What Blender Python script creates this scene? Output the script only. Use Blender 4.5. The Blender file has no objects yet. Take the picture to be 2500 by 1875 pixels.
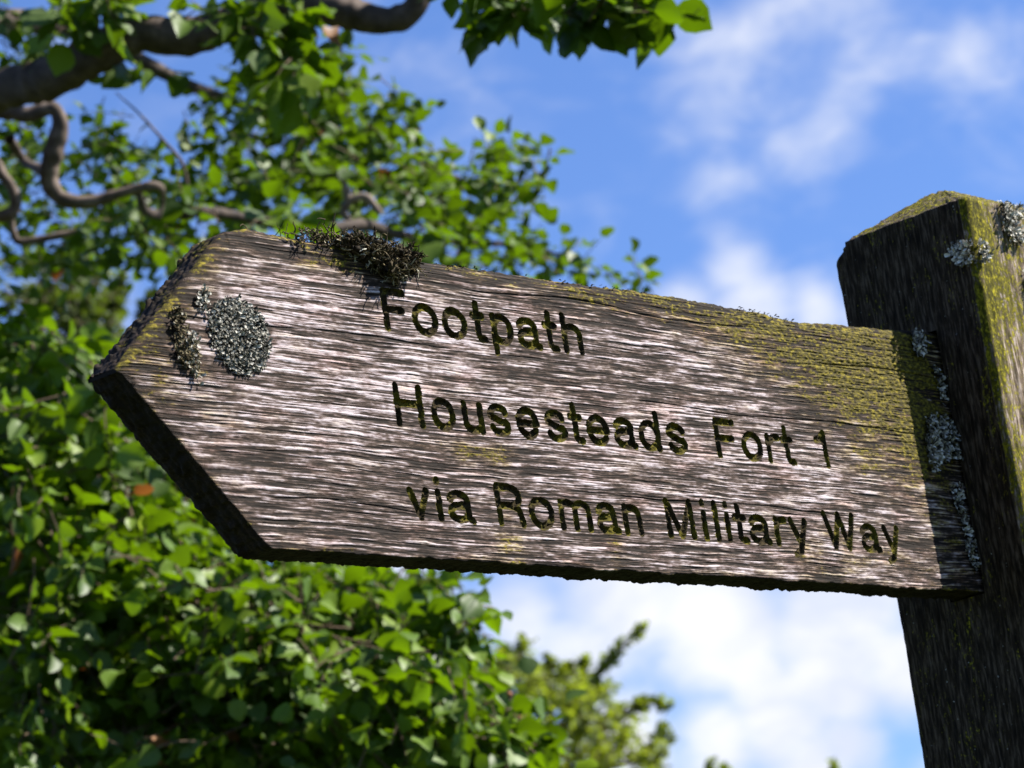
import bpy, math, random
import numpy as np
from mathutils import Matrix, Vector

scene = bpy.context.scene
COL = scene.collection
rng = np.random.default_rng(7)
random.seed(7)

# ------------------------------------------------------------------ camera
# Solved from the photograph: board coordinates, x along the board, y away from its face, z up,
# origin at the lower tip side; the board's lower edge hangs HB above the ground.
FPX, YAW, PITCH, ROLL = 8750.85, 0.8536365, 0.2391969, -0.1512367
HB = 2.05
CAM = np.array([-1.3559176, -1.4784953, -0.4278523 + HB])
L, AX, TZ, TH, D1, D2, ZE = 0.82449, 0.10342, 0.10256, 0.02748, 0.04909, 0.07904, 0.29161
BH = 0.2
RISE = 0.0350
_r = np.array([math.cos(YAW), -math.sin(YAW), 0.0])
FWD = np.array([math.sin(YAW) * math.cos(PITCH), math.cos(YAW) * math.cos(PITCH), math.sin(PITCH)])
_u = np.cross(_r, FWD)
RIGHT = math.cos(ROLL) * _r + math.sin(ROLL) * _u
UP = -math.sin(ROLL) * _r + math.cos(ROLL) * _u


def ray(px, py):
    """direction through a photograph position (2212 x 1659 measure), unit depth along the view"""
    k = 2500 / 2212
    return FWD + (px * k - 1250) / FPX * RIGHT - (py * k - 937.5) / FPX * UP


def at(px, py, d):
    return CAM + d * ray(px, py)


def pixm(d):
    """metres per 2212-measure pixel at depth d"""
    return d * (2500 / 2212) / FPX


def project(P):
    d = np.asarray(P) - CAM
    z = d @ FWD
    k = 2212 / 2500
    return (1250 + FPX * (d @ RIGHT) / z) * k, (937.5 - FPX * (d @ UP) / z) * k, z


cam_data = bpy.data.cameras.new('camera')
cam = bpy.data.objects.new('camera', cam_data)
COL.objects.link(cam)
m = Matrix.Identity(4)
for i in range(3):
    m[i][0], m[i][1], m[i][2], m[i][3] = RIGHT[i], UP[i], -FWD[i], CAM[i]
cam.matrix_world = m
cam_data.sensor_width = 36.0
cam_data.lens = FPX / 2500 * 36.0
cam_data.clip_start = 0.05
cam_data.clip_end = 6000
cam_data.dof.use_dof = True
cam_data.dof.focus_distance = 2.33
cam_data.dof.aperture_fstop = 21.0
scene.camera = cam

# ------------------------------------------------------------------ sky, sun, exposure
SUN_AZ = math.radians(133.3)      # clockwise from +y
SUN_EL = math.radians(45.0)
SUN = np.array([math.sin(SUN_AZ) * math.cos(SUN_EL), math.cos(SUN_AZ) * math.cos(SUN_EL), math.sin(SUN_EL)])

world = bpy.data.worlds.new('World')
scene.world = world
world.use_nodes = True
nt = world.node_tree
nt.nodes.clear()


def N(tree, kind, **kw):
    n = tree.nodes.new(kind)
    for k, v in kw.items():
        if k.startswith('in_'):
            n.inputs[k[3:].replace('_', ' ')].default_value = v
        else:
            setattr(n, k, v)
    return n


def mixrgb(tree, fac, a, b, mode='MIX'):
    n = tree.nodes.new('ShaderNodeMix')
    n.data_type = 'RGBA'
    n.blend_type = mode
    for sock, v in ((n.inputs[0], fac), (n.inputs[6], a), (n.inputs[7], b)):
        if isinstance(v, bpy.types.NodeSocket):
            tree.links.new(v, sock)
        elif isinstance(v, (int, float)):
            sock.default_value = v
        else:
            sock.default_value = (*v, 1) if len(v) == 3 else v
    return n.outputs[2]


def mathn(tree, op, a, b=None, c=None, clamp=False):
    n = tree.nodes.new('ShaderNodeMath')
    n.operation = op
    n.use_clamp = clamp
    for i, v in enumerate((a, b, c)):
        if v is None:
            continue
        if isinstance(v, bpy.types.NodeSocket):
            tree.links.new(v, n.inputs[i])
        else:
            n.inputs[i].default_value = v
    return n.outputs[0]


def maprange(tree, v, a, b, c=0.0, d=1.0, kind='SMOOTHSTEP'):
    n = tree.nodes.new('ShaderNodeMapRange')
    n.interpolation_type = kind
    if isinstance(v, bpy.types.NodeSocket):
        tree.links.new(v, n.inputs['Value'])
    n.inputs['From Min'].default_value = a
    n.inputs['From Max'].default_value = b
    n.inputs['To Min'].default_value = c
    n.inputs['To Max'].default_value = d
    return n.outputs['Result']


def noise(tree, vec, scale, detail=4, rough=0.55, dist=0.0):
    n = tree.nodes.new('ShaderNodeTexNoise')
    n.inputs['Scale'].default_value = scale
    n.inputs['Detail'].default_value = detail
    n.inputs['Roughness'].default_value = rough
    n.inputs['Distortion'].default_value = dist
    if vec is not None:
        tree.links.new(vec, n.inputs['Vector'])
    return n.outputs['Fac']


sky = N(nt, 'ShaderNodeTexSky', sky_type='NISHITA', sun_disc=False, sun_elevation=SUN_EL,
        sun_rotation=SUN_AZ, altitude=200, air_density=1.0, dust_density=0.4, ozone_density=2.0)
tc = N(nt, 'ShaderNodeTexCoord')
dirv = tc.outputs['Generated']
blue = mixrgb(nt, 1.0, sky.outputs[0], (0.76, 0.96, 1.42), 'MULTIPLY')

# clouds: banks standing in fixed directions of the sky, broken up by noise, and a loose scatter elsewhere
banks = [  # px, py, radius px, weight
    (1330, 1290, 330, 0.92), (1560, 1320, 330, 0.96), (1800, 1330, 330, 0.96), (1700, 1560, 260, 0.90), (1150, 1330, 220, 0.80), (1250, 1400, 250, 0.85),
    (1950, 1450, 220, 0.85), (1330, 1600, 240, 0.85), (1560, 1600, 200, 0.80), (1640, 1470, 160, 0.80), (880, 1290, 200, 0.70),
    (1480, 655, 150, 0.55), (1590, 585, 170, 0.53), (1620, 700, 220, 0.65), (1760, 670, 150, 0.53), (1565, 530, 100, 0.43), (1860, 690, 120, 0.45),
    (1640, 70, 340, 0.37), (1850, 20, 380, 0.39), (1560, 200, 270, 0.33), (1780, 210, 300, 0.32), (2080, 120, 200, 0.36), (1990, 90, 120, 0.29),
    (1560, 400, 170, 0.30), (1690, 320, 170, 0.31), (1520, 440, 90, 0.29), (180, 640, 260, 0.35), (2180, 60, 200, 0.29),
    (1800, 1480, 250, 0.92), (1830, 1590, 170, 0.85), (1740, 1640, 220, 0.85), (1560, 1850, 360, 0.85), (1300, 1850, 330, 0.80), (700, 1850, 400, 0.75), (2100, 1750, 250, 0.75),
]
acc = None
for (px, py, r, w) in banks:
    d = ray(px, py)
    d = d / np.linalg.norm(d)
    vm = N(nt, 'ShaderNodeVectorMath', operation='DISTANCE')
    nt.links.new(dirv, vm.inputs[0])
    vm.inputs[1].default_value = tuple(d)
    o = maprange(nt, vm.outputs['Value'], 0.0, r * 1.3e-4, w, 0.0)
    acc = o if acc is None else mathn(nt, 'SMOOTH_MAX', acc, o, 0.15)
cmap = N(nt, 'ShaderNodeMapping')
nt.links.new(dirv, cmap.inputs['Vector'])
cmap.inputs['Scale'].default_value = (1, 1, 1.7)
n_big = noise(nt, cmap.outputs[0], 2.2, 3)
n_c = noise(nt, cmap.outputs[0], 34, 8, .52, .3)
away = N(nt, 'ShaderNodeVectorMath', operation='DISTANCE')
nt.links.new(dirv, away.inputs[0])
away.inputs[1].default_value = tuple(FWD)
far_w = maprange(nt, away.outputs['Value'], .15, .5)
loose = mathn(nt, 'MULTIPLY', maprange(nt, n_big, .50, .70, 0, .30), far_w)
dens = mathn(nt, 'ADD', mathn(nt, 'MAXIMUM', acc, loose), mathn(nt, 'MULTIPLY', mathn(nt, 'SUBTRACT', n_c, .5), .90))
mask = maprange(nt, dens, .06, .84)
n_s = noise(nt, cmap.outputs[0], 20, 4, .5, .2)
ccol = mixrgb(nt, maprange(nt, n_s, .36, .60), (6.0, 6.5, 8.0), (8.0, 8.1, 8.5))
skycol = mixrgb(nt, mask, blue, ccol)
bg = N(nt, 'ShaderNodeBackground', in_Strength=0.05)
nt.links.new(skycol, bg.inputs['Color'])
wo = N(nt, 'ShaderNodeOutputWorld')
nt.links.new(bg.outputs[0], wo.inputs['Surface'])

sun_data = bpy.data.lights.new('sun', 'SUN')
sun_data.energy = 5.0
sun_data.angle = math.radians(0.53)
sun_data.color = (1.0, 0.95, 0.88)
sun = bpy.data.objects.new('sun', sun_data)
sun.rotation_euler = Vector(tuple(-SUN)).to_track_quat('-Z', 'Y').to_euler()
sun.location = (0, 0, 30)
COL.objects.link(sun)

scene.view_settings.view_transform = 'Standard'
scene.view_settings.look = 'None'
scene.view_settings.gamma = 1.0
scene.view_settings.use_curve_mapping = False
scene.view_settings.exposure = 1.36
scene.cycles.max_bounces = 6
scene.cycles.transparent_max_bounces = 4

# ------------------------------------------------------------------ helpers


def hash2(ix, iy, seed):
    h = (ix.astype(np.int64) * 374761393 + iy.astype(np.int64) * 668265263 + seed * 974711) & 0xFFFFFFFF
    h = ((h ^ (h >> 13)) * 1274126177) & 0xFFFFFFFF
    h = (h ^ (h >> 16)) * 2246822519 & 0xFFFFFFFF
    return ((h ^ (h >> 15)) & 0xFFFF) / 65535.0


def vnoise(x, y, seed=0):
    ix, iy = np.floor(x), np.floor(y)
    fx, fy = x - ix, y - iy
    fx = fx * fx * fx * (fx * (fx * 6 - 15) + 10)
    fy = fy * fy * fy * (fy * (fy * 6 - 15) + 10)
    a, b = hash2(ix, iy, seed), hash2(ix + 1, iy, seed)
    c, d = hash2(ix, iy + 1, seed), hash2(ix + 1, iy + 1, seed)
    return (a + (b - a) * fx) * (1 - fy) + (c + (d - c) * fx) * fy


def fbm(x, y, seed=0, octv=3, gain=.5):
    s, a, t = 0, 1, 0
    for o in range(octv):
        s = s + a * vnoise(x * 2 ** o + 17.3 * o, y * 2 ** o + 9.1 * o, seed + o)
        t += a
        a *= gain
    return s / t


def sstep(a, b, x):
    t = np.clip((x - a) / (b - a), 0, 1)
    return t * t * (3 - 2 * t)


def mk(name, verts, faces, mat, parent=None, attrs=None, smooth=True, label=None, kind=None):
    """faces: list of int arrays (each all quads or all tris)"""
    if not isinstance(faces, (list, tuple)):
        faces = [faces]
    faces = [np.asarray(f, np.int32) for f in faces if len(f)]
    me = bpy.data.meshes.new(name)
    verts = np.asarray(verts, np.float32)
    me.vertices.add(len(verts))
    me.vertices.foreach_set('co', verts.ravel())
    loops = np.concatenate([f.ravel() for f in faces])
    tot = np.concatenate([np.full(len(f), f.shape[1], np.int32) for f in faces])
    me.loops.add(len(loops))
    me.loops.foreach_set('vertex_index', loops)
    me.polygons.add(len(tot))
    me.polygons.foreach_set('loop_start', np.concatenate([[0], np.cumsum(tot)[:-1]]).astype(np.int32))
    me.polygons.foreach_set('loop_total', tot)
    me.polygons.foreach_set('use_smooth', np.full(len(tot), smooth, bool))
    for k, v in (attrs or {}).items():
        a = me.attributes.new(k, 'FLOAT', 'POINT')
        a.data.foreach_set('value', np.asarray(v, np.float32))
    me.update(calc_edges=True)
    if mat:
        me.materials.append(mat)
    o = bpy.data.objects.new(name, me)
    COL.objects.link(o)
    if parent:
        o.parent = parent
    if label:
        o['label'] = label
    if kind:
        o['kind'] = kind
    return o


def subset(verts, faces, attrs=None):
    u, inv = np.unique(faces, return_inverse=True)
    return verts[u], inv.reshape(faces.shape), {k: v[u] for k, v in (attrs or {}).items()}


def thing(name, label, cat, loc, group=None):
    o = bpy.data.objects.new(name, None)
    COL.objects.link(o)
    o.location = tuple(float(v) for v in loc)
    o.empty_display_size = .2
    o['label'] = label
    o['category'] = cat
    if group:
        o['group'] = group
    return o


def gridfaces(nu, nv, off=0, wrap=False):
    i = np.arange(nu if wrap else nu - 1)
    j = np.arange(nv - 1)
    I, J = np.meshgrid(i, j, indexing='ij')
    I2 = (I + 1) % nu
    return (np.stack([I * nv + J, I2 * nv + J, I2 * nv + J + 1, I * nv + J + 1], -1).reshape(-1, 4) + off)


class Bag:
    """collects tubes and leaves as one mesh"""

    def __init__(self):
        self.v, self.f, self.a, self.n = [], [], [], 0

    def add(self, v, f, tone=0.5):
        self.v.append(v)
        self.f.append(f + self.n)
        self.a.append(np.full(len(v), tone) if np.isscalar(tone) else tone)
        self.n += len(v)

    def tube(self, pts, rad, sides=6, tone=0.5, bump=0.0, seed=0):
        pts = np.asarray(pts, float)
        n = len(pts)
        rad = np.broadcast_to(np.asarray(rad, float), (n,))
        t = np.gradient(pts, axis=0)
        t /= np.linalg.norm(t, axis=1)[:, None] + 1e-12
        ref = np.array([.31, .2, .93])
        a = np.cross(t, ref)
        a /= np.linalg.norm(a, axis=1)[:, None] + 1e-9
        b = np.cross(t, a)
        th = np.arange(sides) * 2 * math.pi / sides
        R = np.broadcast_to(rad[:, None], (n, sides)).copy()
        if bump:
            s = np.cumsum(np.r_[0, np.linalg.norm(np.diff(pts, axis=0), axis=1)])
            R *= 1 + bump * (fbm(s[:, None] * 22 + 0 * th, np.cos(th)[None] * 1.6 + np.sin(th)[None] * .9 + 5 + 0 * s[:, None], seed, 3) - .5)
            R *= 1 + .05 * np.sin(s[:, None] * 160 + 5 * vnoise(s * 30, s * 0, seed)[:, None])
        v = pts[:, None] + R[..., None] * (np.cos(th)[None, :, None] * a[:, None] + np.sin(th)[None, :, None] * b[:, None])
        i, j = np.meshgrid(np.arange(n - 1), np.arange(sides), indexing='ij')
        j2 = (j + 1) % sides
        f = np.stack([i * sides + j, i * sides + j2, (i + 1) * sides + j2, (i + 1) * sides + j], -1).reshape(-1, 4)
        self.add(v.reshape(-1, 3), f, tone)

    def make(self, name, mat, parent, **kw):
        return mk(name, np.concatenate(self.v), np.concatenate(self.f), mat, parent, {'tone': np.concatenate(self.a)}, **kw)


def spline(pts, n):
    """Catmull-Rom through rows of pts (any number of columns)"""
    p = np.asarray(pts, float)
    p = np.vstack([2 * p[0] - p[1], p, 2 * p[-1] - p[-2]])
    out = []
    m_ = len(p) - 3
    for t in np.linspace(0, m_ - 1e-6, n):
        i = int(t)
        u = t - i
        a, b, c, d = p[i:i + 4]
        out.append(.5 * (2 * b + (c - a) * u + (2 * a - 5 * b + 4 * c - d) * u * u + (3 * b - a - 3 * c + d) * u ** 3))
    return np.array(out)


# ------------------------------------------------------------------ materials


def new_mat(name):
    mt = bpy.data.materials.new(name)
    mt.use_nodes = True
    t = mt.node_tree
    t.nodes.clear()
    out = t.nodes.new('ShaderNodeOutputMaterial')
    return mt, t, out


def principled(t, out, color, rough=.85, spec=.3, bump=None, bump_str=.4, bump_dist=.002):
    p = t.nodes.new('ShaderNodeBsdfPrincipled')
    if isinstance(color, bpy.types.NodeSocket):
        t.links.new(color, p.inputs['Base Color'])
    else:
        p.inputs['Base Color'].default_value = (*color, 1)
    if isinstance(rough, bpy.types.NodeSocket):
        t.links.new(rough, p.inputs['Roughness'])
    else:
        p.inputs['Roughness'].default_value = rough
    p.inputs['Specular IOR Level'].default_value = spec
    if bump is not None:
        b = t.nodes.new('ShaderNodeBump')
        b.inputs['Strength'].default_value = bump_str
        b.inputs['Distance'].default_value = bump_dist
        t.links.new(bump, b.inputs['Height'])
        t.links.new(b.outputs[0], p.inputs['Normal'])
    if out:
        t.links.new(p.outputs[0], out.inputs['Surface'])
    return p


def attr(t, name):
    n = t.nodes.new('ShaderNodeAttribute')
    n.attribute_name = name
    return n.outputs['Fac']


def objvec(t, scale=(1, 1, 1)):
    c = t.nodes.new('ShaderNodeTexCoord')
    mp = t.nodes.new('ShaderNodeMapping')
    mp.inputs['Scale'].default_value = scale
    t.links.new(c.outputs['Object'], mp.inputs['Vector'])
    return mp.outputs[0]


def ramp(t, fac, stops):
    n = t.nodes.new('ShaderNodeValToRGB')
    e = n.color_ramp.elements
    while len(e) < len(stops):
        e.new(.5)
    for el, (p, c) in zip(e, stops):
        el.position = p
        el.color = (*c, 1)
    t.links.new(fac, n.inputs['Fac'])
    return n.outputs['Color']


def mat_board():
    mt, t, out = new_mat('weathered_oak')
    s = attr(t, 'silver')
    ms = attr(t, 'moss')
    fine = noise(t, objvec(t, (80, 700, 2100)), 1.0, 4, .6)
    s2 = mathn(t, 'ADD', s, mathn(t, 'MULTIPLY', mathn(t, 'SUBTRACT', fine, .5), .80))
    wood = ramp(t, s2, [(0.08, (.012, .008, .005)), (.32, (.046, .030, .021)), (.50, (.112, .080, .069)), (.66, (.225, .181, .178)), (.92, (.49, .428, .438))])
    hue = noise(t, objvec(t, (25, 25, 90)), 1.0, 3)
    wood = mixrgb(t, maprange(t, hue, .48, .72, 0, .55), wood, mixrgb(t, 1.0, wood, (.95, .72, .62), 'MULTIPLY'))
    mn = noise(t, objvec(t, (260, 260, 420)), 1.0, 4, .65)
    mcol = ramp(t, mn, [(.32, (.012, .009, .003)), (.51, (.070, .056, .006)), (.68, (.235, .185, .013))])
    mm = maprange(t, mathn(t, 'ADD', ms, mathn(t, 'MULTIPLY', mathn(t, 'SUBTRACT', mn, .5), 1.3)), .38, .74)
    wood = mixrgb(t, maprange(t, ms, .0, .55, 0, .9), wood, mixrgb(t, 1.0, wood, (.82, .72, .30), 'MULTIPLY'))
    col = mixrgb(t, mm, wood, mcol)
    principled(t, out, col, .85, .2, bump=fine, bump_str=.35, bump_dist=.0006)
    return mt


def mat_letter():
    mt, t, out = new_mat('mossy_groove')
    n1 = noise(t, objvec(t), 420, 4, .6)
    n2 = noise(t, objvec(t), 95, 3, .5)
    dirt = ramp(t, n1, [(.3, (.008, .006, .003)), (.7, (.052, .038, .016))])
    moss = ramp(t, n1, [(.3, (.022, .020, .003)), (.70, (.135, .115, .012))])
    principled(t, out, mixrgb(t, maprange(t, n2, .43, .62), dirt, moss), .95, .1, bump=n1, bump_str=.8, bump_dist=.001)
    return mt


def mat_post():
    mt, t, out = new_mat('mossy_post_wood')
    g = noise(t, objvec(t, (420, 420, 60)), 1.0, 5, .62)
    w = ramp(t, g, [(.34, (.026, .018, .009)), (.50, (.125, .092, .060)), (.68, (.46, .38, .32))])
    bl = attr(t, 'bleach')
    w = mixrgb(t, bl, mixrgb(t, 1.0, w, (.095, .068, .028), 'MULTIPLY'), w)  # wood off the lit front multiplied down: shade put into its colour
    ms = attr(t, 'moss')
    n1 = noise(t, objvec(t, (1, 1, .6)), 430, 5, .7)
    n2 = noise(t, objvec(t, (1, 1, .45)), 52, 5, .65)
    mcol = ramp(t, n1, [(.34, (.008, .0075, .0005)), (.53, (.080, .072, .003)), (.68, (.33, .285, .012))])
    f = mathn(t, 'ADD', ms, mathn(t, 'ADD', mathn(t, 'MULTIPLY', mathn(t, 'SUBTRACT', n2, .5), .9), mathn(t, 'MULTIPLY', mathn(t, 'SUBTRACT', n1, .5), 1.0)))
    col = mixrgb(t, maprange(t, f, .40, .62), w, mcol)
    sp = noise(t, objvec(t), 330, 2, .5)
    col = mixrgb(t, maprange(t, sp, .735, .77), col, (.32, .32, .28))
    principled(t, out, col, .9, .15, bump=n1, bump_str=.6, bump_dist=.0012)
    return mt


def mat_tone(name, stops, rough=.85, spec=.2, nscale=300, var=.5, bump=.3):
    mt, t, out = new_mat(name)
    tn = attr(t, 'tone')
    nz = noise(t, objvec(t), nscale, 3, .6)
    f = mathn(t, 'ADD', tn, mathn(t, 'MULTIPLY', mathn(t, 'SUBTRACT', nz, .5), var))
    principled(t, out, ramp(t, f, stops), rough, spec, bump=nz, bump_str=bump, bump_dist=.001)
    return mt


def mat_leaf(name, stops, trans=.42, tcol=(.20, .31, .004), pale=(.10, .145, .045), rough=.45, spec=.5):
    mt, t, out = new_mat(name)
    tn = attr(t, 'tone')
    base = ramp(t, tn, stops)
    geo = t.nodes.new('ShaderNodeNewGeometry')
    col = mixrgb(t, mathn(t, 'MULTIPLY', mathn(t, 'MULTIPLY', geo.outputs['Backfacing'], .55), mathn(t, 'LESS_THAN', tn, .95)), base, pale)
    p = principled(t, None, col, rough, spec)
    tr = t.nodes.new('ShaderNodeBsdfTranslucent')
    tcn = mixrgb(t, maprange(t, tn, .2, .95), tuple(.62 * v for v in tcol), tcol)
    t.links.new(mixrgb(t, maprange(t, tn, .955, .97), tcn, (.30, .10, .02)), tr.inputs['Color'])
    mx = t.nodes.new('ShaderNodeMixShader')
    mx.inputs[0].default_value = trans
    t.links.new(p.outputs[0], mx.inputs[1])
    t.links.new(tr.outputs[0], mx.inputs[2])
    t.links.new(mx.outputs[0], out.inputs['Surface'])
    return mt


M_BOARD, M_LETTER, M_POST = mat_board(), mat_letter(), mat_post()
M_LICHEN = mat_tone('grey_lichen', [(.1, (.014, .013, .010)), (.45, (.20, .19, .155)), (.85, (.60, .575, .49))], .9, .1, 600, .5)
M_BROWNLICHEN = mat_tone('brown_lichen', [(.1, (.020, .015, .008)), (.45, (.095, .075, .038)), (.75, (.21, .18, .11)), (.95, (.42, .40, .34))], .95, .1, 500, .4)
M_MOSS = mat_tone('dry_dark_moss', [(.1, (.014, .010, .005)), (.5, (.080, .062, .032)), (.78, (.20, .165, .085)), (.97, (.42, .41, .34))], .9, .15, 500, .3)
M_BARK = mat_tone('grey_brown_bark', [(.15, (.018, .012, .009)), (.5, (.085, .062, .048)), (.85, (.24, .185, .148))], .8, .25, 38, .9, .6)
M_TWIG = mat_tone('brown_twig', [(.2, (.05, .035, .02)), (.8, (.16, .11, .07))], .8, .2, 60, .5)
M_BUD = mat_tone('reddish_bud', [(.2, (.16, .05, .02)), (.8, (.34, .16, .06))], .6, .3, 200, .4)
LEAF_STOPS = [(0, (.008, .024, .001)), (.30, (.022, .054, .001)), (.62, (.104, .186, .002)), (.94, (.220, .300, .004)), (.965, (.20, .085, .02))]
M_LEAF_A = mat_leaf('tree_leaf', [(p_, tuple(.80 * c_ for c_ in col_)) for p_, col_ in LEAF_STOPS], trans=.30, tcol=(.17, .31, .003), pale=(.075, .12, .03), spec=.3, rough=.5)
M_LEAF_B = mat_leaf('shrub_leaf', LEAF_STOPS, pale=(.085, .140, .030), rough=.5, trans=.31, spec=.30, tcol=(.19, .34, .003))
M_LEAF_C = mat_leaf('far_leaf', [(0, (.05, .08, .006)), (.5, (.115, .155, .010)), (.94, (.19, .22, .02)), (1, (.19, .2, .03))], .5, (.33, .42, .02), (.14, .18, .06), .6, .2)
M_LEAF_D = mat_leaf('soft_grey_green_leaf', [(0, (.018, .034, .004)), (.5, (.050, .078, .010)), (.94, (.105, .14, .02)), (1, (.12, .13, .03))], .32, (.13, .19, .012), (.09, .12, .045), .6, .2)
M_GRASS, _t, _o = new_mat('meadow_grass')
_n = noise(_t, objvec(_t), .8, 6, .6)
principled(_t, _o, ramp(_t, _n, [(.3, (.018, .030, .008)), (.7, (.045, .06, .016))]), .9, .1)

# ------------------------------------------------------------------ ground
gb = 2500.0
gx = np.linspace(-1, 1, 41)
gx = np.sign(gx) * np.abs(gx) ** 3 * gb
GX, GY = np.meshgrid(gx, gx, indexing='ij')
GZ = .05 * (fbm(GX / 6, GY / 6, 3) - .5) * np.clip(np.hypot(GX, GY) / 6, 0, 1)
mk('ground', np.stack([GX, GY, GZ], -1).reshape(-1, 3), gridfaces(41, 41), M_GRASS, kind='structure')

# ------------------------------------------------------------------ signpost
XC, YC = L + .064, (D2 - D1) / 2
OFF = np.array([-XC, -YC, HB])
sign = thing('footpath_signpost', 'weathered mossy wooden footpath fingerpost with carved arrow board and pointed square post', 'signpost', (XC, YC, 0))

# --- post
PW = 2 * .064
corner = .005


def side_pts(n_fine, n_coarse):
    pts = []
    x0, x1, y0, y1 = L, L + PW, -D1, D2
    c = corner

    def arc(cx, cy, a0):
        for a in np.linspace(a0, a0 + math.pi / 2, 6)[1:-1]:
            pts.append((cx + c * math.cos(a), cy + c * math.sin(a)))
    for y in np.linspace(y1 - c, y0 + c, n_fine):
        pts.append((x0, y))
    arc(x0 + c, y0 + c, math.pi)
    for x in np.linspace(x0 + c, x1 - c, n_fine):
        pts.append((x, y0))
    arc(x1 - c, y0 + c, 1.5 * math.pi)
    for y in np.linspace(y0 + c, y1 - c, n_coarse):
        pts.append((x1, y))
    arc(x1 - c, y1 - c, 0)
    for x in np.linspace(x1 - c, x0 + c, n_coarse):
        pts.append((x, y1))
    arc(x0 + c, y1 - c, .5 * math.pi)
    return np.array(pts)


PP = side_pts(90, 14)
cen = np.array([XC, YC])
zs = np.concatenate([np.linspace(-HB - .3, -.42, 30)[:-1], np.linspace(-.42, ZE, 300)])
npf, nzf = len(PP), len(zs)
peri = np.cumsum(np.r_[0, np.linalg.norm(np.diff(PP, axis=0), axis=1)])
nrm = PP - cen
nx_ = np.where(np.abs(nrm[:, 0]) > .0625, np.sign(nrm[:, 0]), 0)
ny_ = np.where(np.abs(nrm[:, 1]) > .0625, np.sign(nrm[:, 1]), 0)
ln_ = np.hypot(nx_, ny_) + 1e-9
S_, Z_ = np.meshgrid(peri, zs, indexing='ij')
disp = .0022 * (fbm(S_ * 190, Z_ * 7, 11, 4) - .5) + .0016 * (fbm(S_ * 420, Z_ * 60, 15, 3) - .5) + .003 * (fbm(S_ * 14, Z_ * 6, 19, 2) - .5)
# drying checks running down the faces
crack = np.abs(S_ - (.128 + .083 + .004 * np.sin(Z_ * 9)))
disp -= .006 * np.exp(-(crack / .0012) ** 2) * sstep(.28, .05, Z_)
px_ = PP[:, 0][:, None] + disp * (nx_ / ln_)[:, None]
py_ = PP[:, 1][:, None] + disp * (ny_ / ln_)[:, None]
# chipped rear left shoulder
chip = sstep(.015, 0, np.hypot(PP[:, 0] - L, PP[:, 1] - D2))[:, None] * sstep(ZE - .014, ZE, Z_)
px_ = px_ + chip * .006
py_ = py_ - chip * .010
pv = np.stack([px_, py_, Z_], -1)
nr = 34
caps = []
for k in range(1, nr + 1):
    s = 1 - k / nr
    q = cen + (np.stack([px_[:, -1], py_[:, -1]], -1) - cen) * s
    rise = RISE * (1 - s) - .0022 * (1 - s) * (s < .12)
    z = ZE + .004 * min(1, k / 2) * 0 + rise + .003 * (fbm(q[:, 0] * 260, q[:, 1] * 260, 23, 3) - .5) * min(1, s * 6 + .15)
    caps.append(np.stack([q[:, 0], q[:, 1], z], -1))
pv = np.concatenate([pv, np.stack(caps, 1)], 1)
ntot = pv.shape[1]
pf = gridfaces(npf, ntot, 0, True)
pvv = pv.reshape(-1, 3)
fc = pvv[pf].mean(1)
mort = (np.abs(fc[:, 0] - L) < .008) & (fc[:, 2] > -.0008) & (fc[:, 2] < BH + .0012) & (fc[:, 1] > -.0030) & (fc[:, 1] < TH + .001)
pf = pf[~mort]
front = np.abs(pvv[:, 1] + D1) < .007
left = np.abs(pvv[:, 0] - L) < .006
moss_p = .38 + .24 * front * sstep(L + .050, L, pvv[:, 0]) - .15 * front * np.exp(-((pvv[:, 0] - L - .030) / .014) ** 2) * sstep(.25, .12, pvv[:, 2]) \
    + .16 * (pvv[:, 2] > ZE + .0005) + .15 * front * sstep(.10, .25, pvv[:, 2]) - .09 * left
lit_face_p = .12 + .88 * front + .25 * (pvv[:, 2] > ZE)  # high on the sunlit front, low on the faces painted as shaded
post = mk('post', pvv + OFF, pf, M_POST, sign, {'moss': moss_p, 'bleach': lit_face_p})

# --- fingerboard: a carved relief, x along the board, z up, y into the wood
NXF, NZF = 1280, 600
xs = np.concatenate([np.linspace(.0012, L, NXF), np.linspace(L, L + .035, 8)[1:]])
NX = len(xs)
top_x = np.array([0, .103, .122, .16, .188, .2687, .3367, .408, .459, .504, .568, .613, .656, .693, .7325, .766, .8208, .87])
top_z = np.array([.2003, .1990, .2020, .1999, .2004, .1977, .1986, .1978, .1995, .1996, .1986, .1968, .1940, .1962, .1978, .1980, .2014, .2014])
ztop = np.interp(xs, top_x, top_z)
ztop += .0022 * (fbm(xs * 55, xs * 0 + 3, 31, 4) - .5) + .0010 * (vnoise(xs * 420, xs * 0, 33) - .5)
zup = TZ + (BH - TZ) * xs / AX + .0016 * (fbm(xs * 150, xs * 0 + 1, 35, 3) - .5) + .0005
zlo_s = TZ * (1 - xs / AX) + .0018 * (fbm(xs * 230, xs * 0 + 7, 36, 3) - .5) - .0004
zbot = .0004 + .0018 * (fbm(xs * 130, xs * 0 + 2, 37, 4) - .5) - .0012 * sstep(.62, .9, vnoise(xs * 60, xs * 0, 38))


def smin(a, b, k):
    h = np.clip(.5 + .5 * (b - a) / k, 0, 1)
    return b + (a - b) * h - k * h * (1 - h)


zhi = smin(ztop, zup, .006)
zlo = -smin(-zbot, -zlo_s, .003)
v = np.linspace(0, 1, NZF + 1)
v = v + .0 * v
X = np.repeat(xs[:, None], NZF + 1, 1)
Z = zlo[:, None] + (zhi - zlo)[:, None] * v[None]
ct = np.where(xs < AX, .72, 1.0)[:, None]
d_top = np.maximum(zhi[:, None] - Z, 0) * ct
d_bot = np.maximum(Z - zlo[:, None], 0) * ct
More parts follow.
